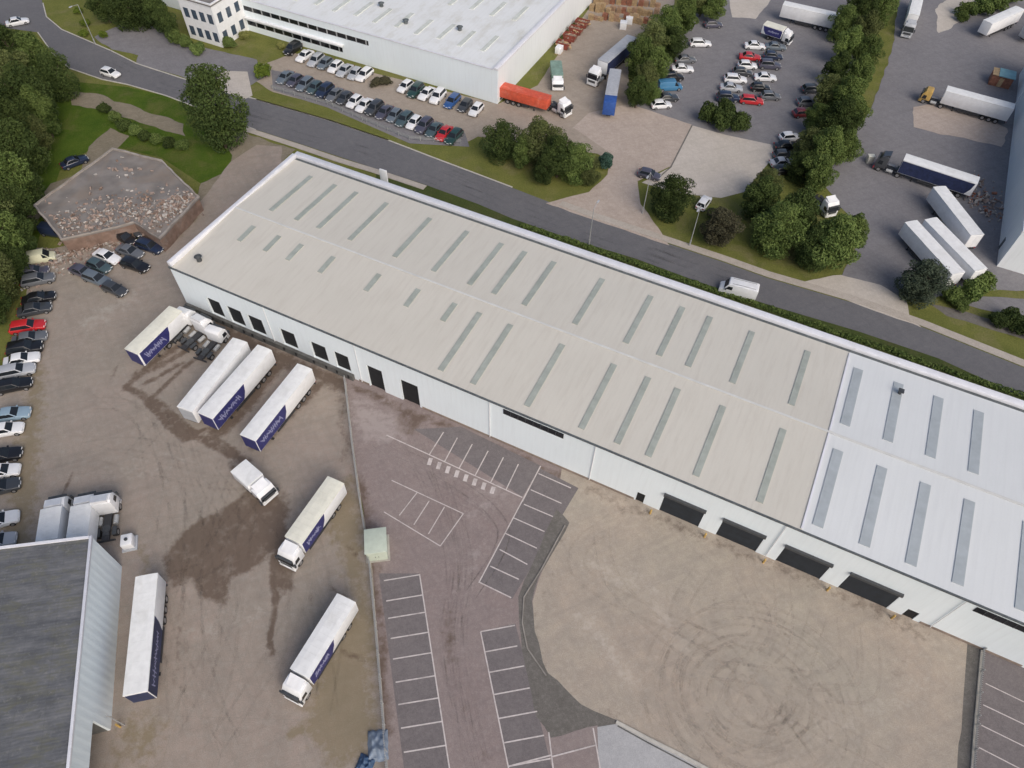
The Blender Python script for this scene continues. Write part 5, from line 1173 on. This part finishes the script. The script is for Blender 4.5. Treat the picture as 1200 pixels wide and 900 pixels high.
# factory yard and upper car park
t = make_trailer('orange red box trailer parked off the corner of the white factory', 591, 100, 641, 114, 11.0, h=3.3, m='orange_red', roof='orange_red')
p = P(654, 122, 1.8); make_tractor('white tractor unit in front of the orange trailer', p.x, p.y, ang(P(591, 100, 3), P(641, 114, 3)) - R(18), H=3.2)
make_rigid('white lorry with green load bed beside the orange trailer', 651, 68, 654, 91, 6.0, h=2.6, panel=None, roof='tank_green', m='tank_green')
make_trailer('grey-roofed trailer with dark side along tree belt in factory yard', 741, 42, 706, 72, 13.6, h=4.0, roof='trailer_grey', panel='curtain_dark', seed=0, xp=(.03, 1))
a, b = P(706, 72, 4), P(741, 42, 4); hd = ang(b, a); q = (a + b) / 2 + Vector((math.cos(hd), math.sin(hd))) * 8.2
make_tractor('white tractor unit coupled to grey-roofed trailer in factory yard', q.x, q.y, hd, H=3.5)
make_trailer('grey trailer with bright blue front end near concrete entrance', 722, 78, 714, 124, 13.6, h=3.9, roof='trailer_grey', m='trailer_grey', front='curtain_blue')
a, b = P(714, 124, 4), P(722, 78, 4); hd = ang(b, a); q = (a + b) / 2 + Vector((math.cos(hd), math.sin(hd))) * 6.2
o = tag(MB().box(-2.2, .55, -1.28, 1.28, 1.2, 4.12).build('blue_cover', 'curtain_blue', bevel=.04), 'bright blue sheet wrapped over end of grey trailer', 'cover'); o.location = (*q, 0); o.rotation_euler = (0, 0, hd)
for i, (u, v) in enumerate([(737, 27), (730, 33)]):
    o = tag(MB().box(-.9, .9, -.8, .8, .0, 1.5).box(-.95, .95, -.85, .85, 1.5, 1.58).build('crate', 'paint_white', bevel=.04), ['tall white box at far end of grey-roofed trailer', 'low white box at far end of grey-roofed trailer'][i], 'box'); o.location = (*P(u, v), 0); o.rotation_euler = (0, 0, hd)
make_trailer('white box trailer at top edge above the parked navy lorry', 985, 18, 918, 3, 13.6, h=4.0, group=None)
make_rigid('small navy-sided lorry with cream roof at top of middle parked cars', 899, 27, 918, 33, 5.0, h=3.2, panel='curtain_navy', roof='roof_cream', seed=16, xp=(.05, 1))
# van on the road
vp = P(866, 337, 1.6); vz = ang(P(890, 343, 2), P(843, 331, 2))
v_ = thing('panel_van', 'long white panel van driving left along main road', 'van', (*vp, 0), vz)
mb = MB(); prof = [(-3.1, .45), (-3.1, 2.5), (-2.9, 2.66), (1.55, 2.66), (1.75, 2.6), (2.35, 1.5), (3.0, 1.18), (3.1, .9), (3.08, .4), (2.7, .3), (-2.8, .3)]
n = len(prof); mb.add([(x, -1.0, z) for x, z in prof] + [(x, 1.0, z) for x, z in prof], [tuple(range(n)), tuple(range(n, 2 * n))[::-1]] + [(i, (i + 1) % n, n + (i + 1) % n, n + i) for i in range(n)])
mb.build('body', 'paint_white', v_, bevel=.09)
MB().add([(1.83, -.86, 2.48), (1.83, .86, 2.48), (2.38, .9, 1.5), (2.38, -.9, 1.5), (1.75, -.86, 2.44), (1.75, .86, 2.44), (2.3, .9, 1.46), (2.3, -.9, 1.46)], [(0, 1, 2, 3), (7, 6, 5, 4), (0, 4, 5, 1), (1, 5, 6, 2), (2, 6, 7, 3), (3, 7, 4, 0)]).build('windscreen', 'glass_dark', v_)
for s in (-1, 1):
    y0, y1 = sorted((s * .98, s * 1.012)); MB().add([(x, y, z) for y in (y0, y1) for x, z in ((2.15, 1.5), (1.0, 1.5), (1.0, 2.2), (1.7, 2.2))], [(0, 1, 2, 3), (7, 6, 5, 4), (0, 4, 5, 1), (1, 5, 6, 2), (2, 6, 7, 3), (3, 7, 4, 0)]).build('side_window', 'glass_dark', v_)
    for x in (2.2, -1.9): wheel_mb(x, s * .9, .36, .22).build('wheel', ['rubber', 'alloy'], v_)
    MB().box(2.9, 3.06, s * .72 - .18, s * .72 + .18, .95, 1.15).build('headlight', 'lamp_clear', v_)
    MB().box(1.95, 2.15, *sorted((s * 1.03, s * 1.25)), 1.45, 1.75).build('mirror', 'dark_metal', v_)
MB().box(-2.6, 1.2, -.7, -.62, 2.66, 2.74).box(-2.6, 1.2, .62, .7, 2.66, 2.74).build('roof_rail', 'galv', v_)

bpy.context.view_layer.update()
